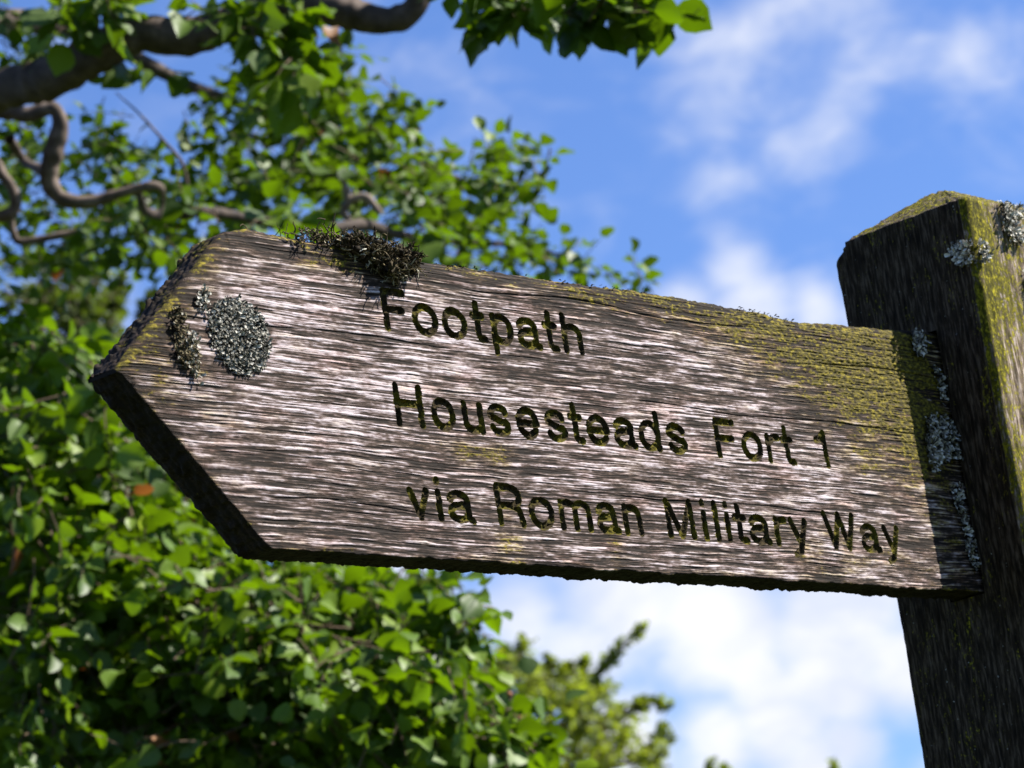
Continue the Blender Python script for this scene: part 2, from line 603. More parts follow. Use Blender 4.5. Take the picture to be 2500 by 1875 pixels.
# grain coordinates: slightly wavy fibres
warp = .0036 * (fbm(X * 7, Z * 16, 41, 2) - .5) + .0011 * (fbm(X * 34, Z * 60, 43, 2) - .5)
G = Z + warp
fib1 = fbm(X * 17, G * 740, 51, 3)
fib2 = fbm(X * 28, G * 1380, 53, 2)
fib3 = fbm(X * 85, G * 1700, 55, 2)
blot = fbm(X * 58, G * 360, 57, 4, .65)
big = fbm(X * 9, G * 26, 59, 3)
specks = fbm(X * 300, G * 700, 61, 2)
hair = np.maximum(sstep(.80, .98, 1 - np.abs(2 * fbm(X * 7, G * 430, 91, 2) - 1)) * sstep(.35, .6, vnoise(X * 40, G * 260, 92)),
                  .8 * sstep(.84, .99, 1 - np.abs(2 * fbm(X * 13, G * 640, 94, 2) - 1)))


def gs(cx, cz, rx, rz):
    return np.exp(-(((X - cx) / rx) ** 2 + ((Z - cz) / rz) ** 2))


bias = .07 * gs(.30, .11, .20, .06) + .10 * gs(.17, .15, .09, .04) + .05 * gs(.55, .075, .2, .035) + .06 * gs(.62, .10, .12, .03) \
    - .22 * sstep(.026, .0, d_top) - .17 * gs(.13, .030, .11, .034) - .14 * gs(.70, .172, .17, .035) - .09 * sstep(.70, .80, X) - .13 * sstep(.10, .0, X) \
    - .07 * gs(.40, .128, .18, .010) - .08 * gs(.48, .066, .28, .009) - .08 * gs(.30, .005, .3, .012)
silver = .455 + .80 * (fib1 - .5) + 1.0 * (fib2 - .5) + .75 * (fib3 - .5) + .78 * (blot - .5) + .34 * (big - .5) + .35 * (specks - .5) + bias
silver = .468 + 1.10 * (silver - .47) - .24 * hair
silver = np.clip(silver, 0, 1.2)
mossn = fbm(X * 60, G * 190, 65, 4, .6)
moss = .075 + 1.0 * gs(.735, .160, .085, .040) + .75 * gs(.765, .14, .03, .05) + .55 * gs(.64, .175, .075, .022) + .45 * gs(.50, .192, .16, .012) \
    + .20 * sstep(.022, .0, d_top) * sstep(.13, .09, X) + .34 * sstep(.010, 0, d_top) + .55 * gs(.188, .188, .03, .008) \
    + .60 * gs(.316, .013, .011, .016) + .55 * gs(.300, .071, .030, .007) + .45 * gs(.418, .013, .008, .016) + .30 * gs(.80, .08, .03, .12) \
    + .30 * gs(.72, .10, .03, .03) + .22 * gs(.66, .02, .1, .02) + .18 * sstep(.006, 0, d_bot) + .25 * gs(.03, .11, .05, .04)
moss = .80 * moss + 1.6 * (mossn - .5) * (moss + .18) + .9 * (fib2 - .5) * (moss + .1) + .6 * (blot - .5) * (moss + .05)
height = .00055 * (fib1 - .5) + .00050 * (fib2 - .5) + .00026 * (fib3 - .5) + .0005 * (blot - .5) + .0010 * (big - .5) - .00030 * hair
height += .0012 * np.clip(moss, 0, 1) * (specks - .3)
# a few long drying checks
for (cz, x0, x1, dp) in ((.164, .66, .83, .0022), (.052, .40, .70, .0010), (.1415, .02, .30, .0009), (.118, .45, .83, .0012), (.031, .10, .28, .0012), (.183, .30, .62, .0011)):
    cc = np.abs(G - cz - .0015 * np.sin(X * 31 + cz * 900))
    wgt = sstep(x0, x0 + .03, X) * sstep(x1, x1 - .03, X)
    ck = np.exp(-(cc / .00045) ** 2) * wgt
    height -= .7 * dp * ck
    silver -= .5 * ck
Y = -height
r_e = .0032
for d, r_e in ((d_top, .0030), (d_bot, .0009)):
    e = np.clip(r_e - d, 0, r_e)
    Y += r_e - np.sqrt(np.maximum(r_e ** 2 - e ** 2, 0))
silver -= .22 * sstep(.0016, 0, d_bot)  # lower arris toned down: shade painted along its bevel
e = np.clip(.010 - d_top, 0, .010) / .010
Y += .0022 * e ** 2

# carved lettering: routed strokes along these centre lines (mm above the base line; widths in mm)
CAPH, XH, LO = 26.2, 19.2, 2.3


def el(cx, cy, rx, ry, a0, a1, n=14):
    return [(cx + rx * math.cos(math.radians(a)), cy + ry * math.sin(math.radians(a))) for a in np.linspace(a0, a1, n)]


def glyph(ch, w):
    mid, ry = (XH + LO) / 2, (XH - LO) / 2
    if ch == 'o':
        return [el(w / 2, mid, w / 2, ry, 0, 360, 26)]
    if ch == 'F':
        return [[(0, CAPH), (0, LO)], [(0, CAPH), (w, CAPH)], [(0, 14.6), (w * .86, 14.6)]]
    if ch == 't':
        x = .42 * w
        return [[(x, CAPH), (x, 6)] + el(x + .32 * w, 6, .32 * w, 6 - LO, 180, 270, 6) + [(w, LO)], [(0, XH - 1), (w * .92, XH - 1)]]
    if ch == 'p':
        return [[(0, XH), (0, -5)], el(w / 2, mid, w / 2, ry, 0, 360, 26)]
    if ch == 'd':
        return [[(w, CAPH), (w, LO)], el(w / 2, mid, w / 2, ry, 0, 360, 26)]
    if ch == 'a':
        return [el(w * .42, 14.2, w * .42, XH - 14.2, 165, 0, 10) + [(w * .84, 5)] + el(w * .84 + .16 * w, 5, .16 * w, 5 - LO, 180, 270, 4),
                [(w * .84, 12.2)] + el(w * .40, 7, w * .40, 4.7, 90, 270, 12) + [(w * .62, 3), (w * .84, 6.2)]]
    if ch == 'h':
        return [[(0, CAPH), (0, LO)], [(0, 14)] + el(w / 2, 14, w / 2, XH - 14, 150, 0, 9) + [(w, LO)]]
    if ch == 'n':
        return [[(0, XH), (0, LO)], [(0, 14)] + el(w / 2, 14, w / 2, XH - 14, 150, 0, 9) + [(w, LO)]]
    if ch == 'm':
        h = w / 2
        return [[(0, XH), (0, LO)], [(0, 15)] + el(h / 2, 15, h / 2, XH - 15, 150, 0, 8) + [(h, LO)], [(h, 15)] + el(h * 1.5, 15, h / 2, XH - 15, 150, 0, 8) + [(w, LO)]]
    if ch == 'H':
        return [[(0, CAPH), (0, LO)], [(w, CAPH), (w, LO)], [(0, 15.6), (w, 15.6)]]
    if ch == 'u':
        return [[(0, XH)] + el(w / 2, 7.4, w / 2, 7.4 - LO, 180, 350, 10), [(w, XH), (w, LO)]]
    if ch == 's':
        return [el(w * .5, 15.1, w * .44, XH - 15.1, 15, 180, 10) + el(w * .5, 14.4, w * .44, 2.6, 180, 235, 4) + [(w * .72, 9.4)]
                + el(w * .54, 6.6, w * .46, LO - 6.6 if False else 6.6 - LO, 40, -165, 12)]
    if ch == 'e':
        return [[(0, 10.6), (w, 10.6)] + el(w / 2, mid, w / 2, ry, 0, 325, 24)]
    if ch == 'r':
        return [[(0, XH), (0, LO)], [(0, 13.5)] + el(w * .95, 12.5, w * .95, XH - 12.5, 165, 85, 7)]
    if ch == '1':
        return [[(w, CAPH), (w, LO)], [(0, 20.6), (w * .6, 22.2), (w, CAPH)]]
    if ch == 'v':
        return [[(0, XH), (w / 2, LO)], [(w, XH), (w / 2, LO)]]
    if ch == 'i':
        return [[(0, XH), (0, LO)], [(0, 26.4), (0, 27.0)]]
    if ch == 'l':
        return [[(0, 27), (0, LO)]]
    if ch == 'R':
        return [[(0, CAPH), (0, LO)], [(0, CAPH), (w * .55, CAPH)] + el(w * .55, 20.2, w * .40, CAPH - 20.2, 90, -90, 12) + [(0, 14.2)], [(w * .55, 14.2)] + el(w * .55, 9, w * .38, 5.2, 90, 0, 6) + [(w, LO)]]
    if ch == 'M':
        return [[(0, LO), (0, CAPH)], [(0, CAPH), (w / 2, LO)], [(w / 2, LO), (w, CAPH)], [(w, CAPH), (w, LO)]]
    if ch == 'y':
        return [[(0, XH), (w * .52, LO + 1)], [(w, XH), (w * .45, -2.6), (w * .12, -5)]]
    if ch == 'W':
        return [[(0, CAPH), (w * .25, LO)], [(w * .25, LO), (w * .5, CAPH)], [(w * .5, CAPH), (w * .75, LO)], [(w * .75, LO), (w, CAPH)]]


# (letter, left centre line, right centre line) in mm from the tip side
LINES = [
    (146.4, [('F', 230.8, 247.6, 'Footpath'), ('o', 256.6, 275.1, ''), ('o', 283.9, 302.2, ''), ('t', 311.0, 320.6, ''), ('p', 330.0, 345.8, ''), ('a', 354.6, 373.2, ''), ('t', 380.3, 390.2, ''), ('h', 399.2, 414.2, '')]),
    (84.4, [('H', 229.2, 249.6, 'Housesteads'), ('o', 261.6, 278.8, ''), ('u', 290.2, 304.6, ''), ('s', 313.4, 329.6, ''), ('e', 340.4, 357.4, ''), ('s', 367.8, 384.4, ''), ('t', 391.3, 401.3, ''), ('e', 408.8, 426.6, ''), ('a', 436.2, 454.2, ''), ('d', 461.6, 478.9, ''), ('s', 489.8, 506.6, ''),
            ('F', 543.0, 561.2, 'Fort'), ('o', 571.2, 589.0, ''), ('r', 598.4, 609.8, ''), ('t', 614.8, 625.4, ''), ('1', 654.4, 664.0, '1')]),
    (24.4, [('v', 229.0, 243.6, 'via'), ('i', 254.3, 254.3, ''), ('a', 264.2, 283.6, ''), ('R', 309.4, 330.6, 'Roman'), ('o', 339.8, 358.8, ''), ('m', 368.8, 395.6, ''), ('a', 405.4, 423.6, ''), ('n', 432.2, 446.2, ''),
            ('M', 476.4, 500.6, 'Military'), ('i', 514.0, 514.0, ''), ('l', 526.6, 526.6, ''), ('i', 538.7, 538.7, ''), ('t', 546.6, 557.6, ''), ('a', 564.0, 582.6, ''), ('r', 592.0, 601.8, ''), ('y', 608.6, 624.6, ''),
            ('W', 648.4, 680.6, 'Way'), ('a', 690.2, 708.4, ''), ('y', 716.8, 732.2, '')]),
]
label_grid = np.zeros(X.shape, np.int32)
carve = np.zeros(X.shape)
letters = []
HWID = .00252
jit = .0010 * (fbm(X * 210, Z * 210, 71, 3) - .5)
for base, row in LINES:
    word = ''
    for (ch, x0, x1, wd) in row:
        word = wd or word
        idx = len(letters) + 1
        letters.append((ch, word))
        gx0, gx1 = (min(x0, x1) - 6) / 1000, (max(x0, x1) + 6) / 1000
        c0, c1 = np.searchsorted(xs, gx0), np.searchsorted(xs, gx1)
        sl = slice(c0, c1)
        Xs, Zs = X[sl] * 1000 - x0, Z[sl] * 1000 - base
        dist = np.full(Xs.shape, 1e9)
        for poly in glyph(ch, x1 - x0):
            for (ax, ay), (bx, by) in zip(poly[:-1], poly[1:]):
                dx, dy = bx - ax, by - ay
                l2 = dx * dx + dy * dy + 1e-9
                tt = np.clip(((Xs - ax) * dx + (Zs - ay) * dy) / l2, 0, 1)
                dist = np.minimum(dist, np.hypot(Xs - ax - tt * dx, Zs - ay - tt * dy))
        dist = dist / 1000 + jit[sl]
        inside = dist < HWID
        label_grid[sl][inside & (label_grid[sl] == 0)] = idx
        dep = .0032 * np.clip((HWID - dist) / .0013, 0, 1) ** .8
        carve[sl] = np.maximum(carve[sl], dep)
rough_floor = fbm(X * 330, Z * 330, 73, 3)
in_l = label_grid > 0
Y = np.where(in_l, np.maximum(Y, 0) * .3 + carve - .0028 * np.clip(carve / .0032, 0, 1) * np.clip(rough_floor - .40, 0, 1) * 1.6, Y)
near = sstep(.0, .0046, carve)
moss = moss + .12 * near

bv = np.stack([X, Y, Z], -1)
nv1 = NZF + 1
F = gridfaces(NX, nv1)
lf = label_grid.reshape(-1)[F].max(1)
battr = {'silver': silver.reshape(-1), 'moss': moss.reshape(-1)}
bvv = bv.reshape(-1, 3) + OFF

# edges and back of the board
KB = 22
tb = np.linspace(0, 1, KB + 1)[1:]
extra_v, extra_s, extra_m, extra_f = [], [], [], []
noff = len(bvv)


def strip(edge, sgn, seed, amp, mossv):
    """edge: (NX,3) front edge vertices; returns grid going back to y=TH"""
    global noff
    A, B = np.meshgrid(xs, tb, indexing='ij')
    y = edge[:, 1][:, None] * (1 - B) + TH * B
    rough = amp * (fbm(A * 300, B * 9, seed, 3) - .5) * 2 + amp * 1.6 * sstep(.60, .85, fbm(A * 150, B * 5 + 3, seed + 5, 3)) * sstep(.1, .5, B)
    slant = np.where(xs < AX, 1.0, 0.0)[:, None]
    rough = rough * (1 + .9 * slant)
    dz = sgn * rough
    z = edge[:, 2][:, None] - 0 * B + dz
    # rear arris slightly rounded
    z = z - sgn * .0018 * sstep(.9, 1.0, B)
    xx = A - slant * .6 * rough + 0 * B
    vv = np.stack([xx, y, z], -1)
    vv = np.concatenate([edge[:, None], vv], 1)
    n2 = KB + 1
    idx = gridfaces(NX, n2, noff)
    extra_v.append(vv.reshape(-1, 3))
    sl_ = .10 + .45 * (fbm(np.repeat(xs[:, None], n2, 1) * 26, vv[..., 1] * 700, seed + 9, 3) - .5)  # edge faces far darker than the front: shade worked into the wood tone
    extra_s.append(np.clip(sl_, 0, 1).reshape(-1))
    mm_ = mossv + .9 * (fbm(vv[..., 0] * 90, vv[..., 1] * 120, seed + 11, 3) - .5)
    extra_m.append(mm_.reshape(-1))
    extra_f.append(idx)
    noff += NX * n2
    return vv[:, -1]


mv_top = np.where(xs < AX, .30, .22)[:, None]
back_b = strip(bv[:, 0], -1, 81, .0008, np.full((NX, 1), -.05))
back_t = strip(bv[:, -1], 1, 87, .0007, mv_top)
nbk = 9
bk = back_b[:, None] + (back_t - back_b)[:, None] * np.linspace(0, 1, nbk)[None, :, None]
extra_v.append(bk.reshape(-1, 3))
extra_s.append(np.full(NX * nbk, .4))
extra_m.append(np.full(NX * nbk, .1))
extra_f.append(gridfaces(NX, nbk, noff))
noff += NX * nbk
# blunt tip
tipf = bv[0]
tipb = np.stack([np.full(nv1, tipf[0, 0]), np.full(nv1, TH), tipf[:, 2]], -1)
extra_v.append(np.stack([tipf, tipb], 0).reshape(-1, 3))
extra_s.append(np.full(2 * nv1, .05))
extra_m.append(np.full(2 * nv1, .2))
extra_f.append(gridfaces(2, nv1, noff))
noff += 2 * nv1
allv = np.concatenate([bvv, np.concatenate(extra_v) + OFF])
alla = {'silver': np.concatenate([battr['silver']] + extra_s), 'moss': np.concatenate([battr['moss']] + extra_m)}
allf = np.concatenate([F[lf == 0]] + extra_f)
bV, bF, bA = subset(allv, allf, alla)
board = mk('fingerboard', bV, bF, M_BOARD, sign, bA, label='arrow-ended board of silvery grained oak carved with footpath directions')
for i, (ch, word) in enumerate(letters):
    ff = F[lf == i + 1]
    lv, lf2, la = subset(bvv, ff, {})
    mk('carved_letter', lv, lf2, M_LETTER, board, label=f'mossy carved {"figure" if ch == "1" else "letter"} {ch} in the word {word}' if ch != '1' else 'mossy carved figure 1 after the word Fort')


# --- lichens and moss
def board_y(x, z):
    c = int(np.clip(np.searchsorted(xs, x), 1, NX - 1))
    r = int(np.clip((z - zlo[c]) / max(zhi[c] - zlo[c], 1e-6) * NZF, 0, NZF))
    return Y[c, r]


def lobes(bag, pts, nrm, ex, ez, size, tone_fn, lift=.5, seed=0):
    """small curled thallus lobes; pts on a surface with outward normal nrm and in-plane axes ex, ez"""
    r = np.random.default_rng(seed)
    for p in pts:
        s = size * r.uniform(.6, 1.35)
        a = r.uniform(0, 2 * math.pi)
        d = math.cos(a) * ex + math.sin(a) * ez
        side = -math.sin(a) * ex + math.cos(a) * ez
        li = r.uniform(.15, 1.0) * lift
        w = s * r.uniform(.28, .5)
        p0 = p - nrm * s * .15
        p1 = p + d * s * .45 + nrm * s * li * .55
        p2 = p + d * s * .85 + nrm * s * li * r.uniform(.5, 1.5)
        tw = r.normal(0, .35)
        sd2 = side * math.cos(tw) + nrm * math.sin(tw)
        vv = np.array([p0 - side * w * .45, p0 + side * w * .45, p1 - side * w * .8 + nrm * w * .3, p1 + side * w * .8 + nrm * w * .3, p1 + nrm * (-w * .25),
                       p2 - sd2 * w * .75, p2 + sd2 * w * .75, p2 + d * s * .12 - nrm * s * .05])
        f = np.array([[0, 1, 4, 4], [0, 4, 2, 2], [1, 3, 4, 4], [2, 4, 7, 5], [4, 3, 6, 7]])
        t0 = tone_fn(r)
        bag.add(vv, f, np.clip(np.array([-.25, -.25, 0, 0, -.1, .12, .12, .1]) + t0, 0, 1))


def fix_faces(bag):
    """split repeated-index quads into triangles"""
    f = np.concatenate(bag.f)
    tri = f[:, 2] == f[:, 3]
    return [f[~tri], f[tri][:, :3]]


def make_lobes(bag, name, mat, parent, **kw):
    return mk(name, np.concatenate(bag.v), fix_faces(bag), mat, parent, {'tone': np.concatenate(bag.a)}, smooth=False, **kw)


EX, EY, EZ = np.eye(3)


def scatter(n, inside, box, seed):
    r = np.random.default_rng(seed)
    out = []
    while len(out) < n:
        a = r.uniform(box[0], box[1])
        b = r.uniform(box[2], box[3])
        if inside(a, b, r):
            out.append((a, b))
    return out


def on_board(lst, up=.0):
    return [np.array([x, board_y(x, z) - up, z]) + OFF for x, z in lst]


def wob(x, z, cx, cz, rx, rz, seed, amp=.16):
    th = math.atan2((z - cz) / rz, (x - cx) / rx)
    rr = math.hypot((x - cx) / rx, (z - cz) / rz)
    w = 1 + amp * (math.sin(3 * th + seed) * .5 + math.sin(7 * th + 2 * seed) * .3 + math.sin(13 * th + seed) * .3)
    return rr / w


# pale round rosette near the tip
b = Bag()
cells = scatter(1700, lambda x, z, r: wob(x, z, .1005, .1315, .0245, .0240, 1, .04) < 1, (.07, .13, .10, .16), 1)
pts = []
for x, z in cells:
    q = math.hypot((x - .1005) / .0245, (z - .1315) / .024)
    hgt = .0026 * (1 - q ** 4) + .0003
    pts.append(np.array([x, board_y(x, z) - hgt * np.random.default_rng(int(x * 1e7)).uniform(.2, 1), z]) + OFF)
lobes(b, pts, -EY, EX, EZ, .0021, lambda r: r.choice([.12, .36, .52, .74], p=[.20, .30, .30, .20]), .85, 2)
# dark felted underside that the lobes grow from
th = np.linspace(0, 2 * math.pi, 41)[:-1]
rings = [(.0, .0016), (.5, .0014), (.85, .0009), (1.0, -.0003)]
dv = []
for q, h in rings:
    for k_, a in enumerate(th):
        w = 1 + .05 * math.sin(3 * a + 1) + .03 * math.sin(9 * a)
        x, z = .1005 + .0240 * q * w * math.cos(a), .1315 + .0235 * q * w * math.sin(a)
        dv.append(np.array([x, board_y(x, z) - h, z]) + OFF)
df = []
for i in range(3):
    for j in range(40):
        df.append([i * 40 + j, i * 40 + (j + 1) % 40, (i + 1) * 40 + (j + 1) % 40, (i + 1) * 40 + j])
b.add(np.array(dv), np.array(df), .10)
make_lobes(b, 'lichen_rosette', M_LICHEN, board, label='pale grey round lichen rosette near the arrow tip')
b = Bag()
pl = on_board(scatter(60, lambda x, z, r: wob(x, z, .0765, .1495, .0075, .0085, 4, .3) < 1 and r.random() < .3 + .7 * (x < .0765), (.06, .09, .135, .165), 5), .0012)
lobes(b, pl, -EY, EX, EZ, .0026, lambda r: r.choice([.2, .5, .75]), .7, 6)
make_lobes(b, 'lichen_patch', M_LICHEN, board, label='thin lichen fringe at the upper left of the rosette')
# brown mossy growth left of the rosette
b = Bag()
cl = scatter(220, lambda x, z, r: min(wob(x, z, .0535, .1185, .0082, .0110, 2, .25), wob(x, z, .0520, .1365, .0062, .0085, 3, .3)) < 1, (.035, .075, .1, .155), 7)
pl = [p - np.array([0, .0022 * np.random.default_rng(i).uniform(0, 1), 0]) for i, p in enumerate(on_board(cl, .0005))]
lobes(b, pl, -EY, EX, EZ, .0026, lambda r: r.choice([.12, .35, .5, .66, .95], p=[.25, .26, .25, .16, .08]), .7, 8)
cl = scatter(90, lambda x, z, r: wob(x, z, .0600, .1150, .0045, .0150, 5, .3) < 1 and r.random() < .6, (.05, .072, .095, .15), 9)
lobes(b, on_board(cl, .0015), -EY, EX, EZ, .0030, lambda r: r.choice([.6, .85, .95]), .9, 10)
make_lobes(b, 'lichen_patch', M_BROWNLICHEN, board, label='brown withered lichen growth at the arrow tip')
# grey-green clumps in the shade beside the post
for (spec, n, lab, sd) in (
        ([(.8065, .1180, .0165, .0150), (.7930, .1040, .0080, .0130), (.8175, .1080, .0110, .0090)], 640, 'large grey lichen clump at the board end beside the post', 20),
        ([(.8000, .1925, .0080, .0060), (.7985, .1840, .0060, .0050)], 170, 'small grey lichen clump at the board end near its top corner', 22),
        ([(.8190, .0300, .0045, .0130), (.8160, .0500, .0040, .0120), (.8130, .0720, .0050, .0120)], 190, 'scattered grey lichen flakes low on the board end', 24),
        ([(.8185, .1560, .0035, .0110), (.8145, .1700, .0028, .0030)], 60, 'thin line of lichen flakes on the board end', 26)):
    b = Bag()
    box = (min(s[0] - s[2] for s in spec) - .004, max(s[0] + s[2] for s in spec) + .004, min(s[1] - s[3] for s in spec) - .004, max(s[1] + s[3] for s in spec) + .004)
    cl = scatter(n, lambda x, z, r: x < L - .001 and min(wob(x, z, *s, i + sd, .28) for i, s in enumerate(spec)) < 1, box, sd)
    lift = .006 if n > 300 else .003
    pl = [p - np.array([0, lift * np.random.default_rng(i + 90).uniform(0, 1) ** 1.5, 0]) for i, p in enumerate(on_board(cl, .0004))]
    lobes(b, pl, -EY, EX, EZ, .0030, lambda r: r.choice([.2, .42, .6, .8]), .9, sd + 1)
    make_lobes(b, 'lichen_patch', M_LICHEN, board, label=lab)
# crusts along the board's top edge
r0 = np.random.default_rng(33)
for x0, x1, n, where in ((.285, .335, 45, 'just right of the moss tuft'), (.37, .50, 70, 'above the first word'), (.59, .66, 80, 'nearer the post')):
    b = Bag()
    pl = []
    for x in r0.uniform(x0, x1, n):
        zt = np.interp(x, xs, zhi)
        pl.append(np.array([x, r0.uniform(.0, .008), zt - r0.uniform(0, .0015)]) + OFF)
    lobes(b, pl, (EZ - .5 * EY) / 1.118, EX, EY, .0019, lambda r: r.choice([.15, .3, .5, .75], p=[.3, .35, .25, .1]), .35, 34)
    make_lobes(b, 'lichen_patch', M_LICHEN, board, label=f'thin crust of grey lichen along the top edge of the board, {where}')

# post lichens
yf = -D1 - .0006


def post_patch(spec, n, lab, sd, face='front', size=.0032, lift=.006):
    bb = Bag()
    box = (min(s[0] - s[2] for s in spec) - .004, max(s[0] + s[2] for s in spec) + .004, min(s[1] - s[3] for s in spec) - .004, max(s[1] + s[3] for s in spec) + .004)
    cl = scatter(n, lambda a, z, r: min(wob(a, z, *s, i + sd, .25) for i, s in enumerate(spec)) < 1, box, sd)
    rr = np.random.default_rng(sd)
    P, Q = [], []
    for a, z in cl:
        h = lift * rr.random() ** 1.3
        if face == 'front' and a >= L + .003:
            P.append(np.array([a, yf - h, z]) + OFF)
        elif face == 'front':
            Q.append(np.array([L - .0004 - h, -D1 + (L + .003 - a), z]) + OFF)
        else:
            P.append(np.array([a, yf - h, z]) + OFF)
    tone = lambda r: r.choice([.3, .55, .72, .9])
    if P:
        lobes(bb, P, -EY, EX, EZ, size, tone, .9, sd + 1)
    if Q:
        lobes(bb, Q, -EX, EY, EZ, size, tone, .9, sd + 2)
    make_lobes(bb, 'lichen_patch', M_LICHEN, post, label=lab)


post_patch([(.8760, .2830, .0095, .0060), (.8740, .2740, .0070, .0080), (.8800, .2655, .0070, .0060), (.8850, .2860, .0080, .0045), (.8700, .2885, .0045, .0040)], 330, 'white lichen clump under the top edge of the post front', 40)
post_patch([(.8200, .2510, .0110, .0095), (.8290, .2480, .0060, .0085)], 230, 'grey lichen clump wrapped round the front corner of the post', 44)
post_patch([(.8880, .2300, .0070, .0080)], 90, 'white lichen clump lower on the post front', 47)

# dark dry moss tuft draped over the board's top edge
b = Bag()
r0 = np.random.default_rng(50)


def strand(p, d, ln, w, tone, kink=.5, sub=True):
    n = 4
    pts = [p]
    for i in range(n):
        d = d + r0.normal(0, kink, 3) * .55
        d = d / np.linalg.norm(d)
        pts.append(pts[-1] + d * ln / n)
    pts = np.array(pts)
    b.tube(pts, np.linspace(w, w * .35, n + 1), 3, tone)
    if sub:
        for k_ in (2, 3):
            if r0.random() < .6:
                d2 = d + r0.normal(0, .8, 3)
                d2 /= np.linalg.norm(d2)
                q = pts[k_]
                b.tube(np.array([q, q + d2 * ln * .18, q + d2 * ln * .3 + r0.normal(0, 1, 3) * ln * .05]), np.array([w * .7, w * .5, w * .25]), 3, tone)


clumps = [(.207, .2010, .012, .0060, 110), (.224, .1985, .017, .0080, 260), (.241, .1920, .017, .0105, 330), (.2545, .1960, .0125, .0085, 200), (.236, .1880, .012, .0050, 100), (.190, .2025, .010, .0035, 45), (.168, .2015, .014, .0022, 40)]
for (cx, cz, rx, rz, n) in clumps:
    for i in range(n):
        a, q = r0.uniform(0, 2 * math.pi), math.sqrt(r0.random())
        x, z = cx + rx * q * math.cos(a), cz + rz * q * math.sin(a)
        zt = np.interp(x, xs, zhi)
        thick = .013 * (1 - q * q) * (.5 if n < 100 else 1)
        if z < zt:
            p = np.array([x, board_y(x, z) - r0.uniform(-.001, thick), z])
        else:
            p = np.array([x, r0.uniform(-.006, TH * .6), min(z, zt + .006)])
        out = np.array([(x - cx) / rx * .7, -.8, (z - cz) / rz * .7 + .35]) + r0.normal(0, .7, 3)
        out /= np.linalg.norm(out)
        tone = np.clip(r0.normal(.42, .2), 0.05, .9) if not (z < cz - rz * .5 and r0.random() < .6) else r0.uniform(.75, 1.0)
        strand(p + OFF, out, r0.uniform(.005, .011), r0.uniform(.0005, .00085), tone, .95)
for (cx, cz, rx, rz, n) in clumps[:5]:      # matted dead base the shoots grow from
    for i in range(26):
        a, q = r0.uniform(0, 2 * math.pi), math.sqrt(r0.random()) * .85
        x, z = cx + rx * q * math.cos(a), cz + rz * q * math.sin(a)
        y = (board_y(x, z) if z < np.interp(x, xs, zhi) else .004) - .009 * (1 - q * q)
        dd = r0.normal(0, .0016, (4, 3))
        b.tube(np.array([x, y + .001, z]) + np.cumsum(dd, 0) + OFF, np.array([.0010, .0019, .0018, .0009]), 6, r0.uniform(.0, .35), .5, i)
for i in range(42):   # loose wisps standing off the edge
    x = r0.uniform(.15, .275)
    zt = np.interp(x, xs, zhi)
    strand(np.array([x, r0.uniform(0, .015), zt - .001]) + OFF, np.array([r0.normal(0, .5), r0.normal(-.2, .4), 1.0]), r0.uniform(.006, .013), .0004, r0.uniform(.15, .6), .7)
strand(np.array([.1935, .004, .200]) + OFF, np.array([-.05, 0, 1.0]), .021, .0008, .25, .28)
strand(np.array([.1925, .004, .2165]) + OFF, np.array([-1, 0, .45]), .0075, .0006, .25, .3)
strand(np.array([.1930, .004, .2100]) + OFF, np.array([-.75, 0, .8]), .008, .0005, .3, .3)
strand(np.array([.1870, .004, .2030]) + OFF, np.array([-.8, 0, .65]), .010, .0006, .25, .2, False)
strand(np.array([.1820, .004, .2020]) + OFF, np.array([-.9, 0, .5]), .008, .0005, .25, .2, False)
hk = np.array([[.1245, .004, .2015], [.1225, .004, .2040], [.1205, .004, .2052], [.1188, .004, .2046], [.1178, .004, .2036]])
b.tube(hk + OFF, np.array([.0005, .00045, .0004, .0004, .0003]), 4, .55)
b.make('moss_tuft', M_MOSS, board, label='dark dry moss tuft draped over the top edge of the board')

# ------------------------------------------------------------------ leaves


def leaf_template(var, fine=True):
    """one leaf of unit length with midrib, cupped and waved blade, toothed edge and stalk"""
    r = np.random.default_rng(200 + var)
    if fine:
        t = np.array([0, .10, .28, .48, .68, .86, 1.0])
        w = np.array([.03, .24, .40, .43, .33, .17, .005])
        cols = (-1, -.5, 0, .5, 1)
    else:
        t = np.array([0, .12, .34, .62, .86, 1.0])
        w = np.array([.03, .27, .42, .37, .17, .005])
        cols = (-1, 0, 1)
    w = w * r.uniform(.80, 1.08)
    curl, fold, bend = r.uniform(-.10, .40), r.uniform(.05, .60), r.uniform(-.09, .09)
    vs = []
    for i, (a, ww) in enumerate(zip(t, w)):
        yc = bend * math.sin(a * 3)
        for c in cols:
            edge = abs(c) == 1
            rag = 1 + r.uniform(-.13, .10) * edge
            wave = r.normal(0, .13) * ww * edge
            vs.append((a - .03 * (i % 2) * edge, yc + c * ww * rag, -curl * a * a + fold * ww * abs(c) ** .7 + wave))
    nc = len(cols)
    f = []
    for i in range(len(t) - 1):
        for c in range(nc - 1):
            k = i * nc + c
            f.append((k, k + 1, k + nc + 1, k + nc))
    n = len(vs)
    vs += [(-.28, -.010, .03), (-.28, .010, .03), (.0, -.012, 0), (.0, .012, 0)]
    f += [(n, n + 1, n + 3, n + 2)]
    return np.array(vs), np.array(f)


TEMPL = [leaf_template(i) for i in range(8)]
TEMPL_SMALL = [leaf_template(i, False) for i in range(8)]


def orient(d, nrm):
    x = d / np.linalg.norm(d, axis=1)[:, None]
    z = nrm - (nrm * x).sum(1)[:, None] * x
    z /= np.linalg.norm(z, axis=1)[:, None] + 1e-9
    y = np.cross(z, x)
    return np.stack([x, y, z], -1)     # columns


